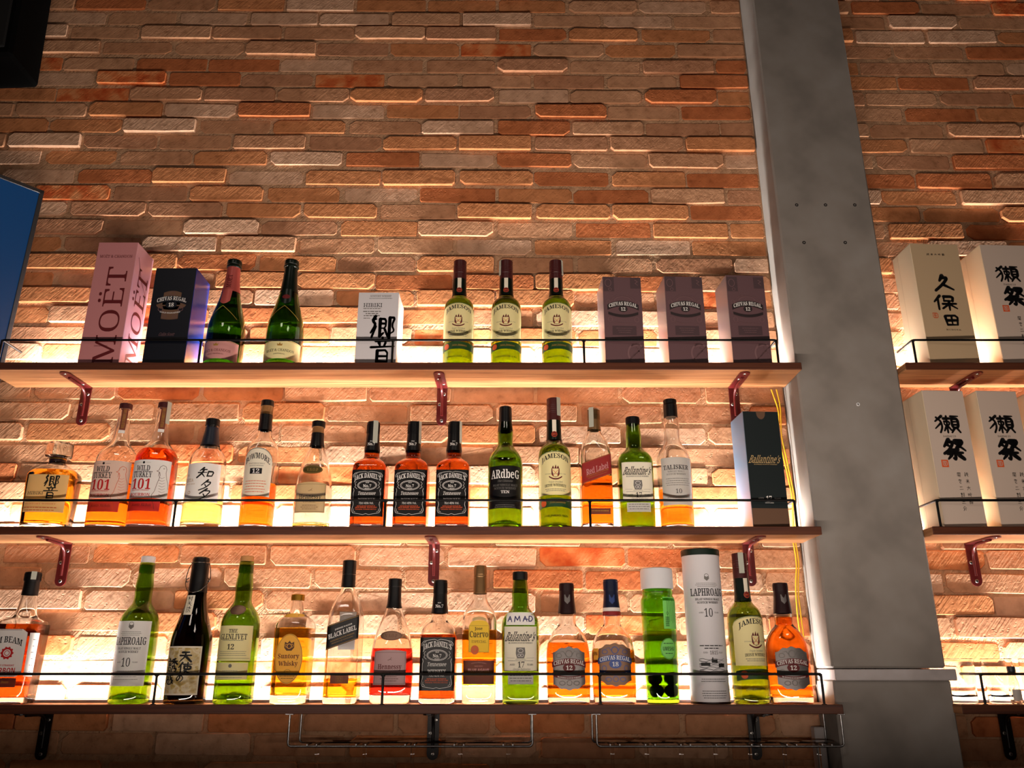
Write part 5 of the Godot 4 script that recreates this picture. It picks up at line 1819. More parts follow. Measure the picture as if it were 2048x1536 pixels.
func build_middle_shelf() -> void:
	var y: float = SHELF_TOP[1]
	var i: Ink
	faceted_decanter(Vector3(-0.988, y, 0.078))
	bird_bourbon(Vector3(-0.861, y, 0.072), "bourbon bottle with red number label and bird, orange liquor below its shoulder", 0.143, false)
	bird_bourbon(Vector3(-0.7715, y, 0.080), "bourbon bottle with red number label and bird, filled dark up to its shoulder", 0.174, true)
	# short clear whisky with a white label and brush characters
	var o := thing("whisky_bottle", "short clear whisky bottle with white brush-lettered label and slate stopper", "bottle", Vector3(-0.662, y, 0.075), 4.0, "bottles on the back bar")
	var on := bottle_body(o, [[0.0, 0.0405], [0.004, 0.0415], [0.06, 0.0408], [0.140, 0.0392], [0.156, 0.0382], [0.168, 0.0325], [0.178, 0.0235], [0.187, 0.0190], [0.198, 0.0170], [0.222, 0.0134], [0.226, 0.0134]], mats.clear_glass, mats.drink_straw, 0.063, 0.0034, 0.014)
	sleeve(o, on.rings, 0.185, 0.2265, mats.cap_slate, 0.0008)
	turned(o, "cap_band", [[0.2265, 0.0], [0.2265, 0.0142], [0.231, 0.0142], [0.231, 0.0]], mats.chrome)
	cap(o, 0.231, 0.0152, 0.0155, mats.cap_black)
	i = ink()
	i.rect(0.002, 0.0975, 0.080, 0.083, 26)
	var paper_ := patch(o, on, i, mats.white_paper, "label")
	i = ink()
	brush(i, "chi", 0.010, 0.1165, 0.034, 0.026, 0.12, 0.2)
	brush(i, "ta", 0.012, 0.0815, 0.032, 0.044, 0.09, 0.25)
	lay(i, on, 0.0007, mats.ink_black, "brush_lettering", paper_)
	i = ink()
	letters(i, "THE", -0.031, 0.113, 0.009, 0.004, "serif")
	letters(i, "CHITA", -0.0255, 0.102, 0.022, 0.0068, "serif")
	letters(i, "SINGLE GRAIN", -0.022, 0.0935, 0.024, 0.0022, "serif")
	i.ring(-0.022, 0.0755, 0.0034, 0.0034, 0.0009, 14)
	letters(i, "SUNTORY", -0.012, 0.0585, 0.024, 0.0028, "serif")
	lay(i, on, 0.0007, mats.ink_gold, "gold_lettering", paper_)
	# tall malt with arched white label
	o = thing("whisky_bottle", "tall clear whisky bottle with arched white label, black sleeve and cork stopper", "bottle", Vector3(-0.545, y, 0.075), 0.0, "bottles on the back bar")
	on = bottle_body(o, [[0.0, 0.0345], [0.004, 0.0355], [0.07, 0.0355], [0.160, 0.0358], [0.176, 0.0350], [0.190, 0.0290], [0.201, 0.0200], [0.209, 0.0150], [0.222, 0.0138], [0.262, 0.0130]], mats.clear_glass, mats.drink_orange, 0.100, 0.0032, 0.010)
	sleeve(o, on.rings, 0.2205, 0.2565, mats.cap_black, 0.0007)
	turned(o, "stopper_cork", [[0.256, 0.0], [0.256, 0.0120], [0.277, 0.0120], [0.277, 0.0]], mats.cork)
	turned(o, "clear_collar", [[0.257, 0.0122], [0.257, 0.0138], [0.276, 0.0138], [0.276, 0.0122]], mats.smoke_glass)
	cap(o, 0.2765, 0.0140, 0.0135, mats.cap_black)
	i = ink()
	i.arch(0.0, 0.068, 0.068, 0.143, 0.1745, 28)
	paper_ = patch(o, on, i, mats.warm_paper, "label")
	i = ink()
	letters(i, "BOWMORE", 0.0, 0.1435, 0.056, 0.0125, "serifb", 0.0125)
	letters(i, "ISLAY SINGLE MALT", 0.0, 0.139, 0.034, 0.0026, "serif")
	letters(i, "SCOTCH WHISKY", 0.0, 0.134, 0.030, 0.0026, "serif")
	i.rect(0.0, 0.1225, 0.0255, 0.0125)
	for w in [0.0, 0.0016]:
		var up: float = w
		i.strip(-0.034, 0.034, func(s): return 0.1425 + 0.0315 * sqrt(maxf(0.0, 1.0 - pow(s / 0.034, 2.0))) - up - 0.0004, func(s): return 0.1425 + 0.0315 * sqrt(maxf(0.0, 1.0 - pow(s / 0.034, 2.0))) - up + 0.0004, 28)
	lay(i, on, 0.0007, mats.ink_black, "lettering", paper_)
	i = ink()
	letters(i, "12", 0.0, 0.1225, 0.015, 0.0095, "serifb")
	lay(i, on, 0.0010, mats.ink_white, "number", paper_)
	i = ink()
	i.lines(0.0, 0.101, [0.044, 0.048, 0.040, 0.046, 0.042], 0.0058, 0.0013, 15)
	lay(i, on, 0.0007, mats.ink_orange, "small_print", paper_)
	cognac(Vector3(-0.4275, y, 0.075), "nearly empty clear cognac bottle with tan label and oval medallion", false)
	square_tennessee(Vector3(-0.3055, y, 0.078), "full square whiskey bottle with black label, beside the clear cognac bottle", 0.2, 0.5)
	square_tennessee(Vector3(-0.2155, y, 0.078), "full square whiskey bottle with black label, between two alike", 0.2, 1.15)
	square_tennessee(Vector3(-0.1265, y, 0.078), "full square whiskey bottle with black label, beside a round green bottle", 0.2, 1.15)
	# round dark green malt with black label
	o = thing("whisky_bottle", "round green malt whisky bottle with square black label", "bottle", Vector3(-0.0145, y, 0.082), 0.0, "bottles on the back bar")
	on = single_malt_tall(o, mats.green_glass, mats.drink_straw, 0.158, 0.0375, 0.273)
	var b := MB.new()
	b.lathe([[0.216, 0.0164], [0.217, 0.0156], [0.245, 0.0142], [0.27, 0.0138], [0.2725, 0.0128], [0.2732, 0.0]], 30)
	put(b, "cap", mats.cap_black, o)
	i = ink()
	i.rect(0.0, 0.0865, 0.080, 0.091, 30)
	paper_ = patch(o, on, i, mats.black_paper, "label")
	i = ink()
	letters(i, "ARdbeG", 0.0, 0.1145, 0.065, 0.0195, "serifb")
	lay(i, on, 0.0007, mats.ink_white, "lettering", paper_)
	i = ink()
	letters(i, "TEN", 0.0, 0.0755, 0.018, 0.0058, "serifb")
	lay(i, on, 0.0007, mats.ink_white, "age_lettering", paper_)
	i = ink()
	letters(i, "The Ultimate", 0.0, 0.0992, 0.032, 0.005, "serif", 0.0, 0.3)
	letters(i, "ISLAY SINGLE MALT", 0.0, 0.0902, 0.056, 0.0042, "serif")
	letters(i, "SCOTCH WHISKY", 0.0, 0.0835, 0.048, 0.0045, "serif")
	i.lines(0.0, 0.060, [0.036, 0.034], 0.004, 0.0012, 11)
	i.lines(0.0, 0.048, [0.042, 0.046], 0.004, 0.0012, 12)
	lay(i, on, 0.0007, mats.ink_grey, "small_print", paper_)
	i = ink()
	i.strip(-0.036, 0.036, func(_s): return 0.003, func(s): return 0.029 * sqrt(maxf(0.01, 1.0 - pow(s / 0.036, 2.0))), 16)
	irish_whiskey(Vector3(0.0925, y, 0.075), "green whiskey bottle with cream crest label, between black-label and red-label bottles", 0.19, 0.0, false, 1.0, 0.7)
	# square red-label scotch
	square_scotch(Vector3(0.181, y, 0.075), "square clear scotch bottle with slanting red label, half full", 0.114, true)
	flat_scotch(Vector3(0.267, y, 0.075), "green scotch bottle with cursive name label, half full, without any tape", 0.105, false, 1.0)
	# tall clear malt, grey label
	o = thing("whisky_bottle", "tall clear malt whisky bottle with pale grey label and black cap", "bottle", Vector3(0.352, y, 0.075), 0.0, "bottles on the back bar")
	on = bottle_body(o, [[0.0, 0.0345], [0.004, 0.0352], [0.05, 0.0355], [0.14, 0.0378], [0.158, 0.0370], [0.174, 0.0300], [0.187, 0.0205], [0.197, 0.0172], [0.212, 0.0170], [0.228, 0.0175], [0.243, 0.0160], [0.255, 0.0138], [0.275, 0.0135]], mats.clear_glass, mats.drink_amber, 0.087, 0.0032, 0.010)
	cap(o, 0.2505, 0.0152, 0.030, mats.cap_black)
	cap(o, 0.2815, 0.0143, 0.0105, mats.cap_black, 30)
	i = ink()
	i.rect(0.0, 0.101, 0.074, 0.102, 28)
	paper_ = patch(o, on, i, mats.grey_paper, "label", 0.0004)
	i = ink()
	letters(i, "TALISKER", -0.003, 0.1305, 0.056, 0.0095, "serifb")
	letters(i, "SINGLE MALT", -0.003, 0.1215, 0.036, 0.0034, "serif")
	letters(i, "SCOTCH WHISKY", -0.003, 0.1155, 0.042, 0.0036, "serif")
	letters(i, "10", 0.0, 0.079, 0.013, 0.0095, "serif")
	lay(i, on, 0.0007, mats.ink_black, "lettering", paper_)
	i = ink()
	i.lines(0.0, 0.106, [0.052, 0.05, 0.054, 0.05], 0.0046, 0.0011, 31)
	i.lines(0.0, 0.066, [0.05, 0.046], 0.0046, 0.0011, 33)
	lay(i, on, 0.0007, mats.ink_grey, "small_print", paper_)
	# dark green-blue carton next to the pillar
	var c := carton("whisky_carton", "dark teal scotch carton with cursive gold name, next to the pillar", Vector3(0.5346, y, 0.0795), Vector3(0.078, 0.2507, 0.086), 3.0, mat("carton_teal", Color(0.075, 0.115, 0.12), 0.45), mat("carton_slate", Color(0.36, 0.45, 0.54), 0.35))
	i = ink()
	letters(i, "Ballantine's", 0.0, 0.145, 0.066, 0.0175, "serif", 0.0, 0.45)
	letters(i, "BLENDED SCOTCH WHISKY", 0.0, 0.1335, 0.05, 0.0024, "serif")
	lay(i, c.front, 0.0004, mats.tan_paper, "lettering", c.o)
	i = ink()
	letters(i, "17", 0.0, 0.060, 0.012, 0.012, "serifb")
	letters(i, "AGED", -0.017, 0.061, 0.012, 0.003, "serif")
	letters(i, "YEARS", 0.018, 0.061, 0.014, 0.003, "serif")
	letters(i, "SCOTLAND", 0.0, 0.0515, 0.018, 0.0022, "serif")
	lay(i, c.front, 0.0004, mats.ink_white, "number", c.o)
	i = ink()
	i.rect(0.0, 0.0205, 0.0765, 0.039)
	lay(i, c.front, 0.0003, mats.bronze_foil, "foot_band", c.o)
	i = ink()
	i.arch(0.0, 0.021, 0.2505, 0.2503, 0.2500, 4)
	i = ink()
	i.strip(-0.0105, 0.0105, func(s): return 0.2505 - 0.0175 * sqrt(maxf(0.0, 1.0 - pow(s / 0.0105, 2.0))), func(_s): return 0.2505, 12)
	lay(i, c.front, 0.0004, mats.bronze_foil, "thumb_notch", c.o)


func square_scotch(at: Vector3, label: String, fill: float, red: bool) -> void:
	var o := thing("whisky_bottle", label, "bottle", at, 0.0, "square scotch bottles")
	var w := 0.0335
	var coarse := [[0.0, w * 0.97, w * 0.97, 6.0], [0.003, w, w, 6.0], [0.05, w, w, 6.0], [0.15, w, w, 6.0], [0.166, w * 0.99, w * 0.99, 5.0], [0.186, w * 0.88, w * 0.88, 3.6], [0.204, w * 0.66, w * 0.66, 2.6], [0.216, 0.0150, 0.0150, 2.0], [0.226, 0.0138, 0.0138, 2.0], [0.255, 0.0130, 0.0130, 2.0]]
	var on := bottle_body(o, coarse, mats.clear_glass, mats.drink_orange if red else mats.drink_gold, fill, 0.003, 0.012, 52)
	if red:
		sleeve(o, on.rings, 0.2205, 0.2445, mats.cap_bronze, 0.0007)
		cap(o, 0.2445, 0.0141, 0.026, mats.smoke_glass)
		turned(o, "pourer", [[0.2445, 0.0], [0.2445, 0.0105], [0.268, 0.0105], [0.268, 0.0]], mats.cap_bronze)
		tax_strip(o, 0.2705, 0.0146, -0.45, 0.045)
	else:
		sleeve(o, on.rings, 0.2255, 0.250, mats.cap_black, 0.0007)
		turned(o, "cap_band", [[0.2495, 0.0136], [0.2495, 0.0141], [0.2512, 0.0141], [0.2512, 0.0136]], mats.chrome)
		cap(o, 0.251, 0.0139, 0.0285, mats.cap_black)
	var i := ink()
	if red:
		i.slant(0.0, 0.066, 0.1165, 0.140, 0.0455, 26)
	else:
		i.slant(0.0, 0.066, 0.1225, 0.1455, 0.0465, 26)
	var mid := 0.128 if red else 0.134
	var paper_ := patch(o, on, i, mats.red_paper if red else mats.black_paper, "label", 0.0005, "slanting red label" if red else "slanting black label")
	var tilt := 19.5
	i = ink()
	if red:
		letters(i, "Red Label", 0.001, mid, 0.050, 0.0125, "serif", 0.0, 0.3, tilt)
	else:
		letters(i, "BLACK LABEL", 0.0, mid + 0.0005, 0.058, 0.0088, "serifb", 0.0, 0.2, tilt)
		letters(i, "JOHNNIE WALKER", 0.002, mid + 0.0105, 0.036, 0.0036, "serifb", 0.0, 0.2, tilt)
	lay(i, on, 0.0008, mats.ink_white if not red else mats.ink_pink, "lettering", paper_)
	i = ink()
	i.slant(0.0, 0.066, (0.1165 if red else 0.1225) + 0.0215, (0.140 if red else 0.1455) + 0.0215, 0.0007, 20)
	i.slant(0.0, 0.066, (0.1165 if red else 0.1225) - 0.0215, (0.140 if red else 0.1455) - 0.0215, 0.0007, 20)
	letters(i, "BLENDED SCOTCH WHISKY", 0.001, mid - 0.0095, 0.05, 0.0026, "serif", 0.0, 0.2, tilt)
	letters(i, "PRODUCT OF SCOTLAND", 0.001, mid - 0.0145, 0.044, 0.0018, "serif", 0.0, 0.2, tilt)
	lay(i, on, 0.0008, mats.ink_gold, "gold_lines", paper_)
	i = ink()
	i.rect(0.004 if red else 0.0, 0.0365 if red else 0.0455, 0.044 if red else 0.036, 0.0125 if red else 0.0155)
	var foot := patch(o, on, i, mats.brown_paper, "foot_label", 0.0005)
	i = ink()
	if red:
		i.lines(0.004, 0.0375, [0.036], 0.004, 0.0016, 3)
	else:
		letters(i, "12", 0.0, 0.0455, 0.008, 0.0075, "serif")
		i.frame(0.0, 0.0455, 0.012, 0.0115, 0.0004)
	lay(i, on, 0.0008, mats.ink_gold, "small_print", foot)
	if not red:
		# the back label shows pale through the empty upper half
		var back := on.duplicate()
		back.turn = PI
		i = ink()
		i.rect(0.0, 0.140, 0.040, 0.075)
		patch(o, back, i, mats.white_paper, "back_label", 0.0005)


func build_bottom_shelf() -> void:
	var y: float = SHELF_TOP[0]
	var i: Ink
	var b: MB
	# white-label bourbon with a red wax seal
	var o := thing("bourbon_bottle", "bourbon bottle with white label, red wax seal print and black cap", "bottle", Vector3(-0.995, y, 0.079), 8.0, "bottles on the back bar")
	var on := bottle_body(o, [[0.0, 0.0365, 0.0365, 5.0], [0.004, 0.0380, 0.0380, 5.0], [0.05, 0.0390, 0.0390, 5.0], [0.142, 0.0415, 0.0415, 5.0], [0.151, 0.0415, 0.0415, 4.5], [0.158, 0.0380, 0.0380, 3.6], [0.163, 0.0250, 0.0250, 2.4], [0.169, 0.0200, 0.0200, 2.0], [0.185, 0.0175, 0.0175, 2.0], [0.206, 0.0148, 0.0148, 2.0], [0.235, 0.0135, 0.0135, 2.0]], mats.clear_glass, mats.drink_red_amber, 0.150, 0.0032, 0.012, 52)
	sleeve(o, on.rings, 0.2085, 0.2375, mats.cap_black, 0.0009)
	cap(o, 0.2365, 0.0158, 0.0185, mats.cap_black, 36)
	tax_strip(o, 0.255, 0.0162, 0.45, 0.016, 0.010)
	i = ink()
	i.strip(-0.060, 0.026, func(s): return 0.050 if s < 0.016 else 0.050 + (s - 0.016) * 0.6, func(s): return 0.140 if s < 0.016 else 0.140 - (s - 0.016) * 0.7, 34)
	var paper_ := patch(o, on, i, mats.white_paper, "label")
	i = ink()
	letters(i, "JIM BEAM", -0.010, 0.111, 0.058, 0.0155, "serifb", 0.0075)
	lay(i, on, 0.0008, mats.ink_black, "lettering", paper_)
	i = ink()
	i.ring(-0.006, 0.0945, 0.0105, 0.0105, 0.0036, 26)
	i.ring(-0.006, 0.0945, 0.005, 0.005, 0.0012, 18)
	for k in 10:
		var a := TAU * k / 10
		i.oval(-0.006 + 0.0105 * cos(a), 0.0945 + 0.0105 * sin(a), 0.0018, 0.0018, 6)
	letters(i, "BOURBON", -0.012, 0.062, 0.052, 0.010, "sansb")
	letters(i, "KENTUCKY STRAIGHT", -0.012, 0.0715, 0.046, 0.0034, "sansb")
	lay(i, on, 0.0008, mats.ink_red, "red_lettering", paper_)
	i = ink()
	for k in 2:
		var e := 0.0006 + 0.0016 * k
		i.rect(-0.020, 0.140 - e, 0.070, 0.0005, 30)
		i.rect(-0.020, 0.050 + e, 0.070, 0.0005, 30)
	i.rect(0.0258, 0.095, 0.0006, 0.078, 1)
	lay(i, on, 0.0008, mats.ink_maroon, "border", paper_)
	i = ink()
	i.rect(-0.012, 0.0395, 0.062, 0.017, 24)
	var foot := patch(o, on, i, mats.maroon_paper, "foot_label")
	i = ink()
	letters(i, "James B. Beam", -0.012, 0.040, 0.036, 0.006, "serif", 0.0, 0.3)
	lay(i, on, 0.0008, mats.ink_gold, "signature", foot)
	i = ink()
	i.rect(0.041, 0.092, 0.022, 0.082, 8)
	var side := patch(o, on, i, mats.white_paper, "side_label")
	i = ink()
	i.lines(0.041, 0.12, [0.008, 0.006, 0.009, 0.005, 0.008, 0.006], 0.012, 0.0014, 5)
	lay(i, on, 0.0008, mats.ink_grey, "side_print", side)
	# peaty malt: green bottle, tall white label, white stopper
	o = thing("whisky_bottle", "green malt whisky bottle with tall white label and white stopper", "bottle", Vector3(-0.762, y, 0.075), 2.0, "bottles on the back bar")
	on = single_malt_tall(o, mats.green_glass, mats.drink_straw, 0.118, 0.0388, 0.288)
	turned(o, "neck_band", [[0.2535, 0.0138], [0.2535, 0.0152], [0.257, 0.0156], [0.273, 0.0150], [0.2745, 0.0142]], mats.green_glass)
	cap(o, 0.2745, 0.0140, 0.0135, mats.cap_white)
	i = ink()
	i.rect(0.0, 0.0945, 0.0775, 0.123, 30)
	paper_ = patch(o, on, i, mats.white_paper, "label")
	peat_print(on, paper_, 0.0, 0.156, 1.0, 0.064)
	# sake with swing stopper
	o = thing("sake_bottle", "dark brown sake bottle with wire swing stopper and brush-lettered label", "bottle", Vector3(-0.651, y, 0.075), -4.0, "bottles on the back bar")
	on = bottle_body(o, [[0.0, 0.0390], [0.004, 0.0402], [0.05, 0.0405], [0.105, 0.0412], [0.125, 0.0400], [0.150, 0.0330], [0.175, 0.0250], [0.20, 0.0198], [0.222, 0.0180], [0.234, 0.0172], [0.24, 0.0172]], mats.brown_glass, mats.drink_straw, 0.05)
	sleeve(o, on.rings, 0.214, 0.2395, mats.cap_black, 0.0006)
	turned(o, "stopper", [[0.2385, 0.0], [0.2385, 0.0178], [0.252, 0.0176], [0.280, 0.0172], [0.285, 0.0155], [0.287, 0.010], [0.2874, 0.0]], mats.cap_black)
	b = MB.new()
	for s in [-1.0, 1.0]:
		b.tube(bend([Vector3(s * 0.0185, 0.274, 0.0), Vector3(s * 0.0225, 0.266, 0.002), Vector3(s * 0.0265, 0.243, 0.004), Vector3(s * 0.0235, 0.234, 0.004), Vector3(s * 0.0195, 0.238, 0.004)], 0.006), 0.0009, 6)
		b.tube(bend([Vector3(s * 0.0195, 0.244, 0.003), Vector3(s * 0.0245, 0.240, 0.006), Vector3(s * 0.0235, 0.230, 0.010), Vector3(s * 0.014, 0.2165, 0.0190), Vector3(0.0, 0.212, 0.0225)], 0.008), 0.0009, 6)
	var hoop := []
	for k in 17:
		hoop.append(Vector3(0.0186 * cos(TAU * k / 16), 0.274, 0.0186 * sin(TAU * k / 16)))
	b.tube(hoop, 0.0008, 6)
	put(b, "swing_wire", mats.chrome, o)
	i = ink()
	i.rect(-0.004, 0.188, 0.0185, 0.039, 6)
	var slip := patch(o, on, i, mats.warm_paper, "neck_slip", 0.0008)
	i = ink()
	brush(i, "mura", -0.0035, 0.2005, 0.010, 0.011, 0.1)
	brush(i, "ten", -0.0035, 0.1905, 0.010, 0.009, 0.1)
	brush(i, "yu", -0.0035, 0.179, 0.010, 0.012, 0.08)
	lay(i, on, 0.0011, mats.ink_black, "brush_lettering", slip)
	i = ink()
	i.rect(0.002, 0.062, 0.076, 0.091, 30)
	var border := patch(o, on, i, mats.warm_paper, "label_border", 0.0004)
	var mural := paper("mural_paper", Color(1, 1, 1), 0.2)
	mural.albedo_texture = noise_texture(256, 0.02, 4, [[0.2, Color(0.50, 0.40, 0.16)], [0.4, Color(0.78, 0.66, 0.36)], [0.55, Color(0.92, 0.88, 0.76)], [0.75, Color(0.83, 0.72, 0.52)]], FastNoiseLite.TYPE_SIMPLEX_SMOOTH, 77)
	triplanar(mural, Vector3.ONE * 9.0, false)
	i = ink()
	i.rect(0.002, 0.062, 0.070, 0.085, 30)
	lay(i, on, 0.0006, mural, "label", border)
	i = ink()
	brush(i, "ten", 0.010, 0.088, 0.025, 0.022, 0.17)
	brush(i, "shi", 0.011, 0.066, 0.026, 0.023, 0.14)
	brush(i, "no", 0.003, 0.0475, 0.015, 0.014, 0.15)
	brush(i, "yu", -0.016, 0.072, 0.024, 0.025, 0.13)
	brush(i, "waku", -0.021, 0.0465, 0.022, 0.021, 0.13)
	lay(i, on, 0.0009, mats.ink_black, "brush_lettering", border)
	# green malt with two-part cream label
	o = thing("whisky_bottle", "green malt whisky bottle with two-part cream label and cork stopper", "bottle", Vector3(-0.554, y, 0.078), 0.0, "bottles on the back bar")
	on = single_malt_tall(o, mats.green_glass, mats.drink_straw, 0.075, 0.0388, 0.288)
	turned(o, "neck_band", [[0.2535, 0.0138], [0.2535, 0.0150], [0.257, 0.0153], [0.275, 0.0147], [0.277, 0.0140]], mats.green_glass)
	turned(o, "stopper_cork", [[0.276, 0.0], [0.276, 0.0138], [0.287, 0.0135], [0.288, 0.0125], [0.288, 0.0]], mats.cork)
	i = ink()
	i.oval(0.0, 0.1775, 0.0165, 0.0095, 18)
	var badge := patch(o, on, i, mats.bronze_foil, "medallion", 0.0012)
	i = ink()
	i.ring(0.0, 0.1775, 0.015, 0.0083, 0.0007, 24)
	lay(i, on, 0.0015, mats.ink_brown, "medallion_ring", badge)
	i = ink()
	i.rect(0.0, 0.1135, 0.078, 0.067, 30)
	paper_ = patch(o, on, i, mats.cream_paper, "label")
	i = ink()
	letters(i, "THE", -0.001, 0.1365, 0.0175, 0.0072, "serifb")
	letters(i, "GLENLIVET", -0.001, 0.1255, 0.056, 0.0108, "serifb")
	letters(i, "12", -0.003, 0.1065, 0.0135, 0.0102, "serifb")
	i.stroke([Vector2(-0.036, 0.0845), Vector2(0.036, 0.0845)], 0.0005, 0.0005)
	lay(i, on, 0.0007, mats.ink_black, "lettering", paper_)
	i = ink()
	i.lines(-0.001, 0.1185, [0.044], 0.003, 0.001, 3)
	i.lines(0.0, 0.0975, [0.056, 0.054, 0.058], 0.0036, 0.0008, 5)
	lay(i, on, 0.0007, mats.ink_grey, "small_print", paper_)
	i = ink()
	i.rect(0.0, 0.0610, 0.070, 0.032, 26)
	foot = patch(o, on, i, mats.cream_paper, "foot_label")
	i = ink()
	i.oval(0.0, 0.0705, 0.0035, 0.0035, 8)
	i.lines(0.0, 0.0615, [0.03, 0.05, 0.046, 0.048], 0.0042, 0.0009, 7)
	lay(i, on, 0.0007, mats.ink_grey, "small_print", foot)
	# square amber whisky with oval yellow label
	o = thing("whisky_bottle", "square amber whisky bottle with oval yellow label and small gold cap", "bottle", Vector3(-0.442, y, 0.075), 0.0, "bottles on the back bar")
	on = bottle_body(o, [[0.0, 0.0345, 0.0345, 4.0], [0.004, 0.0355, 0.0355, 4.2], [0.05, 0.0362, 0.0362, 4.4], [0.14, 0.0372, 0.0372, 4.6], [0.150, 0.0370, 0.0370, 4.2], [0.160, 0.0330, 0.0330, 3.4], [0.168, 0.0210, 0.0210, 2.4], [0.175, 0.0148, 0.0148, 2.0], [0.184, 0.0130, 0.0130, 2.0], [0.20, 0.0120, 0.0120, 2.0]], mats.clear_glass, mats.drink_gold, 0.143, 0.0034, 0.016, 52)
	cap(o, 0.198, 0.0133, 0.0125, mats.cap_gold, 34)
	i = ink()
	i.oval(0.0, 0.1675, 0.0225, 0.0042, 20)
	var tag_ := patch(o, on, i, mats.orange_paper, "neck_label", 0.0012)
	i = ink()
	letters(i, "OLD BEST", 0.0, 0.1675, 0.022, 0.0026, "serifb")
	lay(i, on, 0.0015, mats.ink_brown, "lettering", tag_)
	i = ink()
	i.oval(0.0, 0.084, 0.0275, 0.047, 30)
	paper_ = patch(o, on, i, mats.orange_paper, "label", 0.0005, "large oval yellow label")
	i = ink()
	letters(i, "Suntory", 0.0, 0.0875, 0.042, 0.0115, "serifb")
	letters(i, "Whisky", 0.0, 0.0740, 0.038, 0.0120, "serifb")
	lay(i, on, 0.0008, mats.ink_maroon, "lettering", paper_)
	i = ink()
	i.ring(0.0, 0.084, 0.0265, 0.046, 0.0006, 40)
	i.poly([Vector2(-0.009, 0.116), Vector2(-0.004, 0.113), Vector2(0, 0.118), Vector2(0.004, 0.113), Vector2(0.009, 0.116), Vector2(0.010, 0.105), Vector2(0.005, 0.099), Vector2(-0.005, 0.099), Vector2(-0.010, 0.105)])
	i.ring(0.0, 0.060, 0.006, 0.004, 0.0005, 20, 0.0, 3.6)
	i.lines(0.0, 0.0515, [0.03, 0.024], 0.0042, 0.0011, 9)
	lay(i, on, 0.0008, mats.ink_brown, "crest", paper_)
	i = ink()
	i.ring(0, 0.1075, 0.005, 0.005, 0.0012, 16)
	i.ring(-0.006, 0.1085, 0.0022, 0.0032, 0.0008, 12)
	i.ring(0.006, 0.1085, 0.0022, 0.0032, 0.0008, 12)
	lay(i, on, 0.0011, mats.orange_paper, "crest_lines", paper_)
	square_scotch(Vector3(-0.3395, y, 0.075), "square clear scotch bottle with slanting black label, almost empty", 0.047, false)
	cognac(Vector3(-0.2425, y, 0.075), "cognac bottle half full of dark red liquor with rose label and oval medallion", true)
	square_tennessee(Vector3(-0.148, y, 0.078), "square whiskey bottle with black label, empty above the label, beside a gold-capped tequila", 0.13)
	# gold tequila
	o = thing("tequila_bottle", "tequila bottle of gold liquor with yellow label and maroon band", "bottle", Vector3(-0.066, y, 0.075), 0.0, "bottles on the back bar")
	on = bottle_body(o, [[0.0, 0.0325, 0.0300, 4.0], [0.004, 0.0335, 0.0310, 4.2], [0.05, 0.0340, 0.0315, 4.4], [0.15, 0.0350, 0.0325, 4.4], [0.164, 0.0348, 0.0322, 4.0], [0.178, 0.0300, 0.0285, 3.0], [0.190, 0.0205, 0.0200, 2.2], [0.199, 0.0150, 0.0150, 2.0], [0.215, 0.0134, 0.0134, 2.0], [0.25, 0.0124, 0.0124, 2.0]], mats.clear_glass, mats.drink_gold, 0.139, 0.003, 0.034, 48)
	b = MB.new()
	b.lathe([[0.211, 0.0135], [0.211, 0.0142], [0.214, 0.0142], [0.2145, 0.0138], [0.244, 0.0134], [0.2445, 0.0128], [0.246, 0.0134], [0.249, 0.0134], [0.2495, 0.0129], [0.252, 0.0134], [0.267, 0.0132], [0.2685, 0.0122], [0.2685, 0.0]], 32)
	put(b, "cap", mats.cap_bronze, o)
	i = ink()
	i.strip(-0.0205, 0.0205, func(_s): return 0.096, func(s): return 0.1575 - 0.6 * absf(s) * absf(s) * 20.0 if absf(s) < 0.016 else 0.1545 - (absf(s) - 0.016) * 1.8, 24)
	paper_ = patch(o, on, i, mats.yellow_paper, "label", 0.0005)
	i = ink()
	letters(i, "Jose", -0.001, 0.1405, 0.0155, 0.0075, "serifb")
	letters(i, "Cuervo", 0.0, 0.1305, 0.0365, 0.0120, "serifb")
	lay(i, on, 0.0008, mats.ink_black, "lettering", paper_)
	i = ink()
	letters(i, "ESPECIAL", 0.0, 0.1165, 0.029, 0.0046, "serif")
	i.frame(0.0, 0.122, 0.039, 0.050, 0.0004)
	lay(i, on, 0.0008, mats.ink_brown, "small_print", paper_)
	i = ink()
	i.oval(-0.008, 0.1005, 0.0082, 0.0088, 14)
	var seal := lay(i, on, 0.0009, mats.ink_orange, "red_seal", paper_)
	i = ink()
	i.ring(-0.008, 0.1005, 0.0066, 0.0072, 0.0006, 20)
	letters(i, "JC", -0.008, 0.1005, 0.006, 0.006, "serifb")
	lay(i, on, 0.0012, mats.ink_gold, "seal_print", seal)
	i = ink()
	i.strip(-0.0135, 0.0135, func(s): return 0.1585 - 18.0 * s * s, func(s): return 0.1645 - 18.0 * s * s, 12)
	patch(o, on, i, mats.tan_paper, "top_ribbon", 0.0006)
	i = ink()
	i.rect(0.0, 0.0585, 0.063, 0.044, 24)
	foot = patch(o, on, i, mats.maroon_paper, "foot_label", 0.0005)
	i = ink()
	letters(i, "BLUE AGAVE", 0.0, 0.063, 0.041, 0.0050, "sansb")
	letters(i, "MADE WITH", 0.0, 0.070, 0.016, 0.0022, "sans")
	letters(i, "TEQUILA REPOSADO", 0.0, 0.0745, 0.03, 0.0022, "sans", 0.002)
	lay(i, on, 0.0008, mats.ink_pink, "lettering", foot)
	flat_scotch(Vector3(0.017, y, 0.078), "green scotch bottle with cursive name label and handwritten white tape", 0.06, true, 1.02)
	chivas_round(Vector3(0.113, y, 0.075), "round-shouldered scotch with maroon cap, half full, between green and blue-capped bottles", 0.115, false)
	chivas_round(Vector3(0.2045, y, 0.074), "round-shouldered scotch with blue cap and blue ribbon label", 0.101, true)
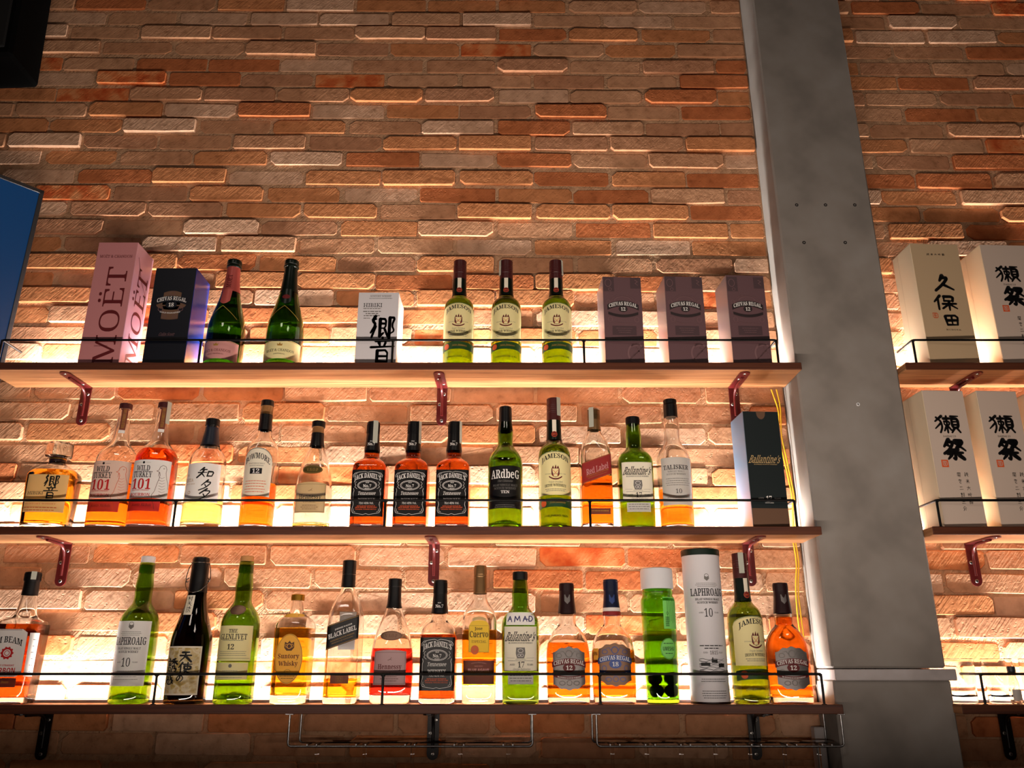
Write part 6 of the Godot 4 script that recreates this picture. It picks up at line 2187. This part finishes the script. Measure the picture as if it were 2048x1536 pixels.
	plum_jar(Vector3(0.3005, y, 0.075))
	# white cardboard tube
	o = thing("whisky_tube", "tall white cardboard whisky tube with dark green lid", "tube", Vector3(0.394, y, 0.077), 2.0)
	on = {"rings": full_rings([[0.0, 0.0385], [0.3, 0.0385]]), "turn": 0.0}
	turned(o, "tube_body", [[0.0, 0.0], [0.0, 0.0378], [0.0012, 0.0385], [0.288, 0.0385], [0.288, 0.0]], mat("tube_white", Color(0.84, 0.835, 0.845), 0.45), "", 48)
	turned(o, "foot_rim", [[0.0, 0.0385], [0.0, 0.0389], [0.004, 0.0389], [0.004, 0.0385]], mats.cap_maroon, "", 48)
	turned(o, "lid", [[0.287, 0.0385], [0.287, 0.0396], [0.2985, 0.0396], [0.3, 0.0385], [0.3, 0.036], [0.2985, 0.035], [0.2985, 0.0]], mats.cap_green, "dark green lid", 48)
	peat_print(on, o, 0.0, 0.2505, 1.0, 0.071)
	i = ink()
	letters(i, "1815", 0.004, 0.0955, 0.016, 0.0072, "serif")
	letters(i, "ESTD", -0.0125, 0.0955, 0.008, 0.0028, "serif")
	letters(i, "ISLAY", 0.0195, 0.0955, 0.009, 0.0028, "serif")
	# engraved shoreline
	for k in 7:
		var yy := 0.083 - k * 0.0038
		var pts := []
		for q in 9:
			pts.append(Vector2(-0.026 + q * 0.0066, yy + 0.0014 * sin(q * 1.7 + k * 2.1)))
		i.stroke(pts, 0.0009 + 0.0002 * (k % 3), 0.0006)
	i.rect(0.004, 0.0795, 0.012, 0.0065)
	i.rect(0.0005, 0.083, 0.002, 0.007, 1)
	i.rect(-0.014, 0.0735, 0.018, 0.006)
	i.rect(0.019, 0.0715, 0.014, 0.007)
	i.lines(0.001, 0.046, [0.05, 0.052], 0.0042, 0.001, 3)
	i.lines(0.001, 0.024, [0.05, 0.052, 0.05, 0.046], 0.0042, 0.001, 4)
	i.lines(0.001, 0.1085, [0.048, 0.03], 0.005, 0.0018, 6)
	lay(i, on, 0.0005, mats.ink_black, "shore_engraving", o)
	irish_whiskey(Vector3(0.4765, y, 0.074), "olive green whiskey bottle with cream crest label turned towards the pillar", 0.155, 16.0, true, 1.0, -0.35)
	chivas_round(Vector3(0.5550, y, 0.078), "round-shouldered scotch with maroon cap, full, next to the pillar", 0.165, false, 0.98)


func peat_print(on: Dictionary, parent: Node, cx: float, top: float, k: float, wide: float) -> void:
	# crest, name, malt lines and age of the peaty malt, measured down from the top of the print
	var i := ink()
	letters(i, "LAPHROAIG", cx, top - 0.0385 * k, wide, 0.0145 * k, "serifb")
	letters(i, "10", cx - 0.001, top - 0.0785 * k, 0.0165, 0.0165 * k, "serif")
	letters(i, "AGED", cx - 0.0155, top - 0.0785 * k, 0.009, 0.0024, "serif")
	letters(i, "YEARS", cx + 0.016, top - 0.0785 * k, 0.010, 0.0024, "serif")
	letters(i, "ISLAY SINGLE MALT", cx, top - 0.0525 * k, wide * 0.72, 0.0042 * k, "serifb")
	letters(i, "SCOTCH WHISKY", cx, top - 0.0590 * k, wide * 0.62, 0.0042 * k, "serifb")
	lay(i, on, 0.0007, mats.ink_black, "lettering", parent)
	i = ink()
	i.poly([Vector2(cx - 0.005, top - 0.012), Vector2(cx, top - 0.0165), Vector2(cx + 0.005, top - 0.012), Vector2(cx + 0.0045, top - 0.0065), Vector2(cx, top - 0.0085), Vector2(cx - 0.0045, top - 0.0065)])
	i.ring(cx, top - 0.006, 0.0045, 0.004, 0.0009, 16)
	i.lines(cx, top - 0.021 * k, [wide * 0.6, wide * 0.66, wide * 0.55], 0.0032 * k, 0.0008, 5)
	if top < 0.2:
		i.lines(cx, top - 0.095 * k, [wide * 0.5, wide * 0.8, wide * 0.7, wide * 0.78], 0.0052 * k, 0.0009, 8)
	lay(i, on, 0.0006, mats.ink_grey, "small_print", parent)


func plum_jar(at: Vector3) -> void:
	var o := thing("plum_liqueur_jar", "tall green glass jar of plum liqueur with dark plums and white cap", "jar", at, 0.0, "bottles on the back bar")
	var on := bottle_body(o, [[0.0, 0.0310], [0.004, 0.0322], [0.05, 0.0330], [0.12, 0.0342], [0.190, 0.0352], [0.199, 0.0352], [0.205, 0.0320], [0.210, 0.0305], [0.2135, 0.0318], [0.217, 0.0306], [0.23, 0.0300]], mats.jar_green_glass, mats.drink_straw, 0.138, 0.003, 0.008)
	turned(o, "cap", [[0.2205, 0.0], [0.2205, 0.0330], [0.224, 0.0334], [0.257, 0.0330], [0.2615, 0.0318], [0.2635, 0.028], [0.2635, 0.0]], mats.cap_white, "", 40)
	for k in 4:
		var p: Vector3 = [Vector3(-0.0135, 0.046, 0.008), Vector3(0.0145, 0.047, 0.006), Vector3(-0.0115, 0.0235, 0.009), Vector3(0.0135, 0.0245, 0.009)][k]
		var b := MB.new()
		var prof := []
		for q in 13:
			var t := PI * q / 12
			prof.append([-0.0125 * cos(t), 0.0125 * sin(t) * (1.0 - 0.04 * cos(t * 2.0))])
		b.lathe(prof, 20, Transform3D(Basis.from_euler(Vector3(k * 0.7, 0, k * 0.5)), p))
		tag(put(b, "plum", mats.plum_skin), "dark plum steeping in the green liqueur jar", "plum", "plums in the liqueur jar")
		var last: Node3D = get_child(get_child_count() - 1)
		last.position = at
	var i := ink()
	i.rect(0.022, 0.172, 0.036, 0.062, 12)
	var paper_ := patch(o, on, i, mats.lime_paper, "label", 0.0004, "pale printed sticker")
	i = ink()
	for k in 6:
		i.rect(0.013 + k * 0.0042, 0.175, 0.0006, 0.046 - 0.004 * (k % 3), 1)
	for k in 11:
		i.rect(0.012, 0.146 + k * 0.0018, 0.008, 0.0007 + 0.0004 * (k % 2), 2)
	i.ring(0.0125, 0.171, 0.0025, 0.003, 0.0006, 12)
	lay(i, on, 0.0007, mats.ink_green, "print", paper_)
	i = ink()
	i.oval(0.012, 0.103, 0.0175, 0.020, 20)
	var round_ := patch(o, on, i, mats.lime_paper, "round_label", 0.0004, "round bright green label")
	i = ink()
	letters(i, "UMESHU", 0.012, 0.103, 0.025, 0.0075, "sansb")
	i.ring(0.012, 0.103, 0.0170, 0.0195, 0.0007, 28)
	i.lines(0.012, 0.113, [0.022], 0.003, 0.0014, 3)
	i.lines(0.012, 0.094, [0.016], 0.003, 0.0014, 3)
	lay(i, on, 0.0007, mats.ink_green, "lettering", round_)


# ---------------------------------------------------------------- right of the pillar

func sake_carton(x: float, y: float, label: String, kind: int, w := 0.09, h := 0.306, turn := 2.0) -> void:
	var c := carton("sake_carton", label, Vector3(x, y, 0.0785), Vector3(w, h, 0.085), turn, mat("carton_kraft", Color(0.76, 0.66, 0.52), 0.6) if kind == 0 else mat("carton_bisque", Color(0.80, 0.73, 0.67), 0.6), mat("carton_cream_side", Color(0.85, 0.78, 0.66), 0.55), "sake cartons")
	var i := ink()
	if kind == 0:
		brush(i, "ku", 0.006, 0.198, 0.047, 0.042, 0.2)
		brush(i, "bo", 0.002, 0.150, 0.054, 0.038, 0.16)
		brush(i, "den", 0.010, 0.107, 0.038, 0.031, 0.19)
		letters(i, "KUBOTA", 0.010, 0.084, 0.034, 0.003, "serif")
		for k in 5:
			brush(i, ["jun", "mai", "dai", "gin", "jo"][k], -0.018 + k * 0.009, 0.272, 0.006, 0.006, 0.1)
	else:
		brush(i, "datsu", -0.003, 0.222, 0.055, 0.040, 0.135)
		brush(i, "sai", 0.004, 0.166, 0.051, 0.045, 0.18)
		letters(i, "DASSAI 23", -0.002, 0.1955, 0.028, 0.004, "serif")
		for k in 5:
			brush(i, ["jun", "mai", "dai", "gin", "jo"][k], 0.020, 0.112 - k * 0.0145, 0.0085, 0.0095, 0.1)
		for k in 6:
			brush(i, ["migaku", "ki", "ni", "wari", "san", "bu"][k], 0.004, 0.112 - k * 0.0145, 0.0085, 0.0095, 0.1)
	lay(i, c.front, 0.0004, mats.ink_black, "brush_lettering", c.o)
	i = ink()
	if kind == 0:
		brush(i, "seal", -0.026, 0.118, 0.014, 0.015, 0.09)
	else:
		i.rect(-0.022, 0.1355, 0.015, 0.016)
	var stamp := lay(i, c.front, 0.0004, mats.ink_orange, "red_seal", c.o)
	if kind == 1:
		i = ink()
		brush(i, "seal", -0.022, 0.1355, 0.011, 0.012, 0.09)
		lay(i, c.front, 0.0006, mats.carton_bisque, "seal_marks", stamp)
	# a fold line down the side
	i = ink()
	i.rect(-0.018, h / 2, 0.0008, h - 0.002, 1)
	lay(i, c.left, 0.0003, mat("carton_fold", Color(0.7, 0.62, 0.5), 0.6), "fold_line", c.o)


func build_right_bay() -> void:
	sake_carton(0.978, SHELF_TOP[2], "tall buff sake carton with three brush characters and a faint square seal", 0, 0.113, 0.300, 2.5)
	sake_carton(1.1365, SHELF_TOP[2], "tall white sake carton with two brush characters on the topmost shelf", 1, 0.107, 0.297, 2.5)
	sake_carton(0.937, SHELF_TOP[1], "white sake carton with two brush characters on the middle shelf, nearest the pillar", 1, 0.0915, 0.299, 3.0)
	sake_carton(1.054, SHELF_TOP[1], "white sake carton with two brush characters on the middle shelf, between two alike", 1, 0.0895, 0.298, 3.0)
	sake_carton(1.175, SHELF_TOP[1], "white sake carton with two brush characters on the middle shelf, farthest from the pillar", 1, 0.0895, 0.298, 3.0)
	# clear tumblers and a little cruet on the lowest shelf
	var y: float = SHELF_TOP[0]
	var where := ["nearest the pillar", "second from the pillar", "third from the pillar", "farthest from the pillar"]
	for k in 4:
		var o := thing("tumbler", "short clear glass tumbler, upside-down rim up, " + where[k], "glass", Vector3(0.905 + k * 0.078, y, 0.062), 0.0, "clear tumblers on the shelf")
		o.set_meta("label", "short clear glass tumbler on the lowest shelf, " + where[k])
		var b := MB.new()
		b.lathe([[0.0, 0.0], [0.0, 0.024], [0.002, 0.0255], [0.05, 0.0285], [0.084, 0.0290], [0.0848, 0.0282], [0.0835, 0.0272], [0.05, 0.0266], [0.016, 0.0236], [0.013, 0.018], [0.012, 0.0]], 36)
		put(b, "glass", mats.clear_glass, o)
	var o := thing("cruet", "small clear cruet bottle with grey cap in front of the tumblers", "bottle", Vector3(0.982, y, 0.112), 0.0)
	var on := bottle_body(o, [[0.0, 0.0095], [0.002, 0.0105], [0.036, 0.0105], [0.044, 0.008], [0.050, 0.0062], [0.058, 0.0060]], mats.clear_glass, null, 0.0, 0.0015, 0.004, 24)
	cap(o, 0.056, 0.0078, 0.014, mats.cap_slate)
	var i := ink()
	i.rect(0.0, 0.017, 0.020, 0.020, 10)
	patch(o, on, i, mats.grey_paper, "label")


# ---------------------------------------------------------------- stemware racks under the lowest shelf

func build_glass_racks() -> void:
	var under: float = SHELF_TOP[0] - SHELF_THICK
	for rack in 2:
		var x0: float = -0.427 if rack == 0 else 0.162
		var x1: float = 0.039 if rack == 0 else 0.632
		var o := thing("stemware_rack", "chrome wire stemware rack under the lowest shelf, " + ("away from the pillar" if rack == 0 else "reaching the pillar"), "rack", Vector3(x0, under, 0), 0.0, "chrome stemware racks")
		var w := x1 - x0
		var drop := 0.058
		for z in [0.122, 0.028]:
			var b := MB.new()
			b.tube(bend([Vector3(0, 0, z), Vector3(0, -drop, z), Vector3(w, -drop, z), Vector3(w, 0, z)], 0.008), 0.0021, 8)
			put(b, "hanger_wire", mats.chrome, o)
			for e in [0.0, w]:
				b = MB.new()
				b.box(Vector3(e, -0.001, z), Vector3(0.016, 0.002, 0.012), 0.0005)
				put(b, "foot_plate", mats.chrome, o)
		var slots := 5 if rack == 0 else 7
		var pitch := w / slots
		for k in slots:
			for s in [-1.0, 1.0]:
				var b := MB.new()
				var x: float = pitch * (k + 0.5) + s * 0.009
				b.tube([Vector3(x, -drop + 0.003, 0.024), Vector3(x, -drop + 0.003, 0.126)], 0.0015, 6)
				put(b, "slot_wire", mats.chrome, o)
		# wine glasses hang by their feet
		for k in slots:
			var g := thing("wine_glass", "clear wine glass hanging upside down, place %s from the television in the %s rack" % [["first", "second", "third", "fourth", "fifth", "sixth", "seventh"][k], "middle" if rack == 0 else "pillar-side"], "glass", Vector3(x0 + pitch * (k + 0.5), under - drop + 0.0048, 0.075), 0.0, "hanging wine glasses")
			var b := MB.new()
			b.lathe([[-0.088, 0.0], [-0.094, 0.0145], [-0.106, 0.0264], [-0.125, 0.0325], [-0.15, 0.032], [-0.1853, 0.0268], [-0.185, 0.0275], [-0.15, 0.033], [-0.125, 0.0335], [-0.105, 0.0275], [-0.092, 0.0155], [-0.084, 0.006], [-0.07, 0.0032], [-0.01, 0.0038], [-0.004, 0.006], [-0.0005, 0.02], [0.0, 0.03], [0.0006, 0.0305], [0.0014, 0.028], [0.0025, 0.006], [0.0025, 0.0]], 28)
			put(b, "glass", mats.clear_glass, g)
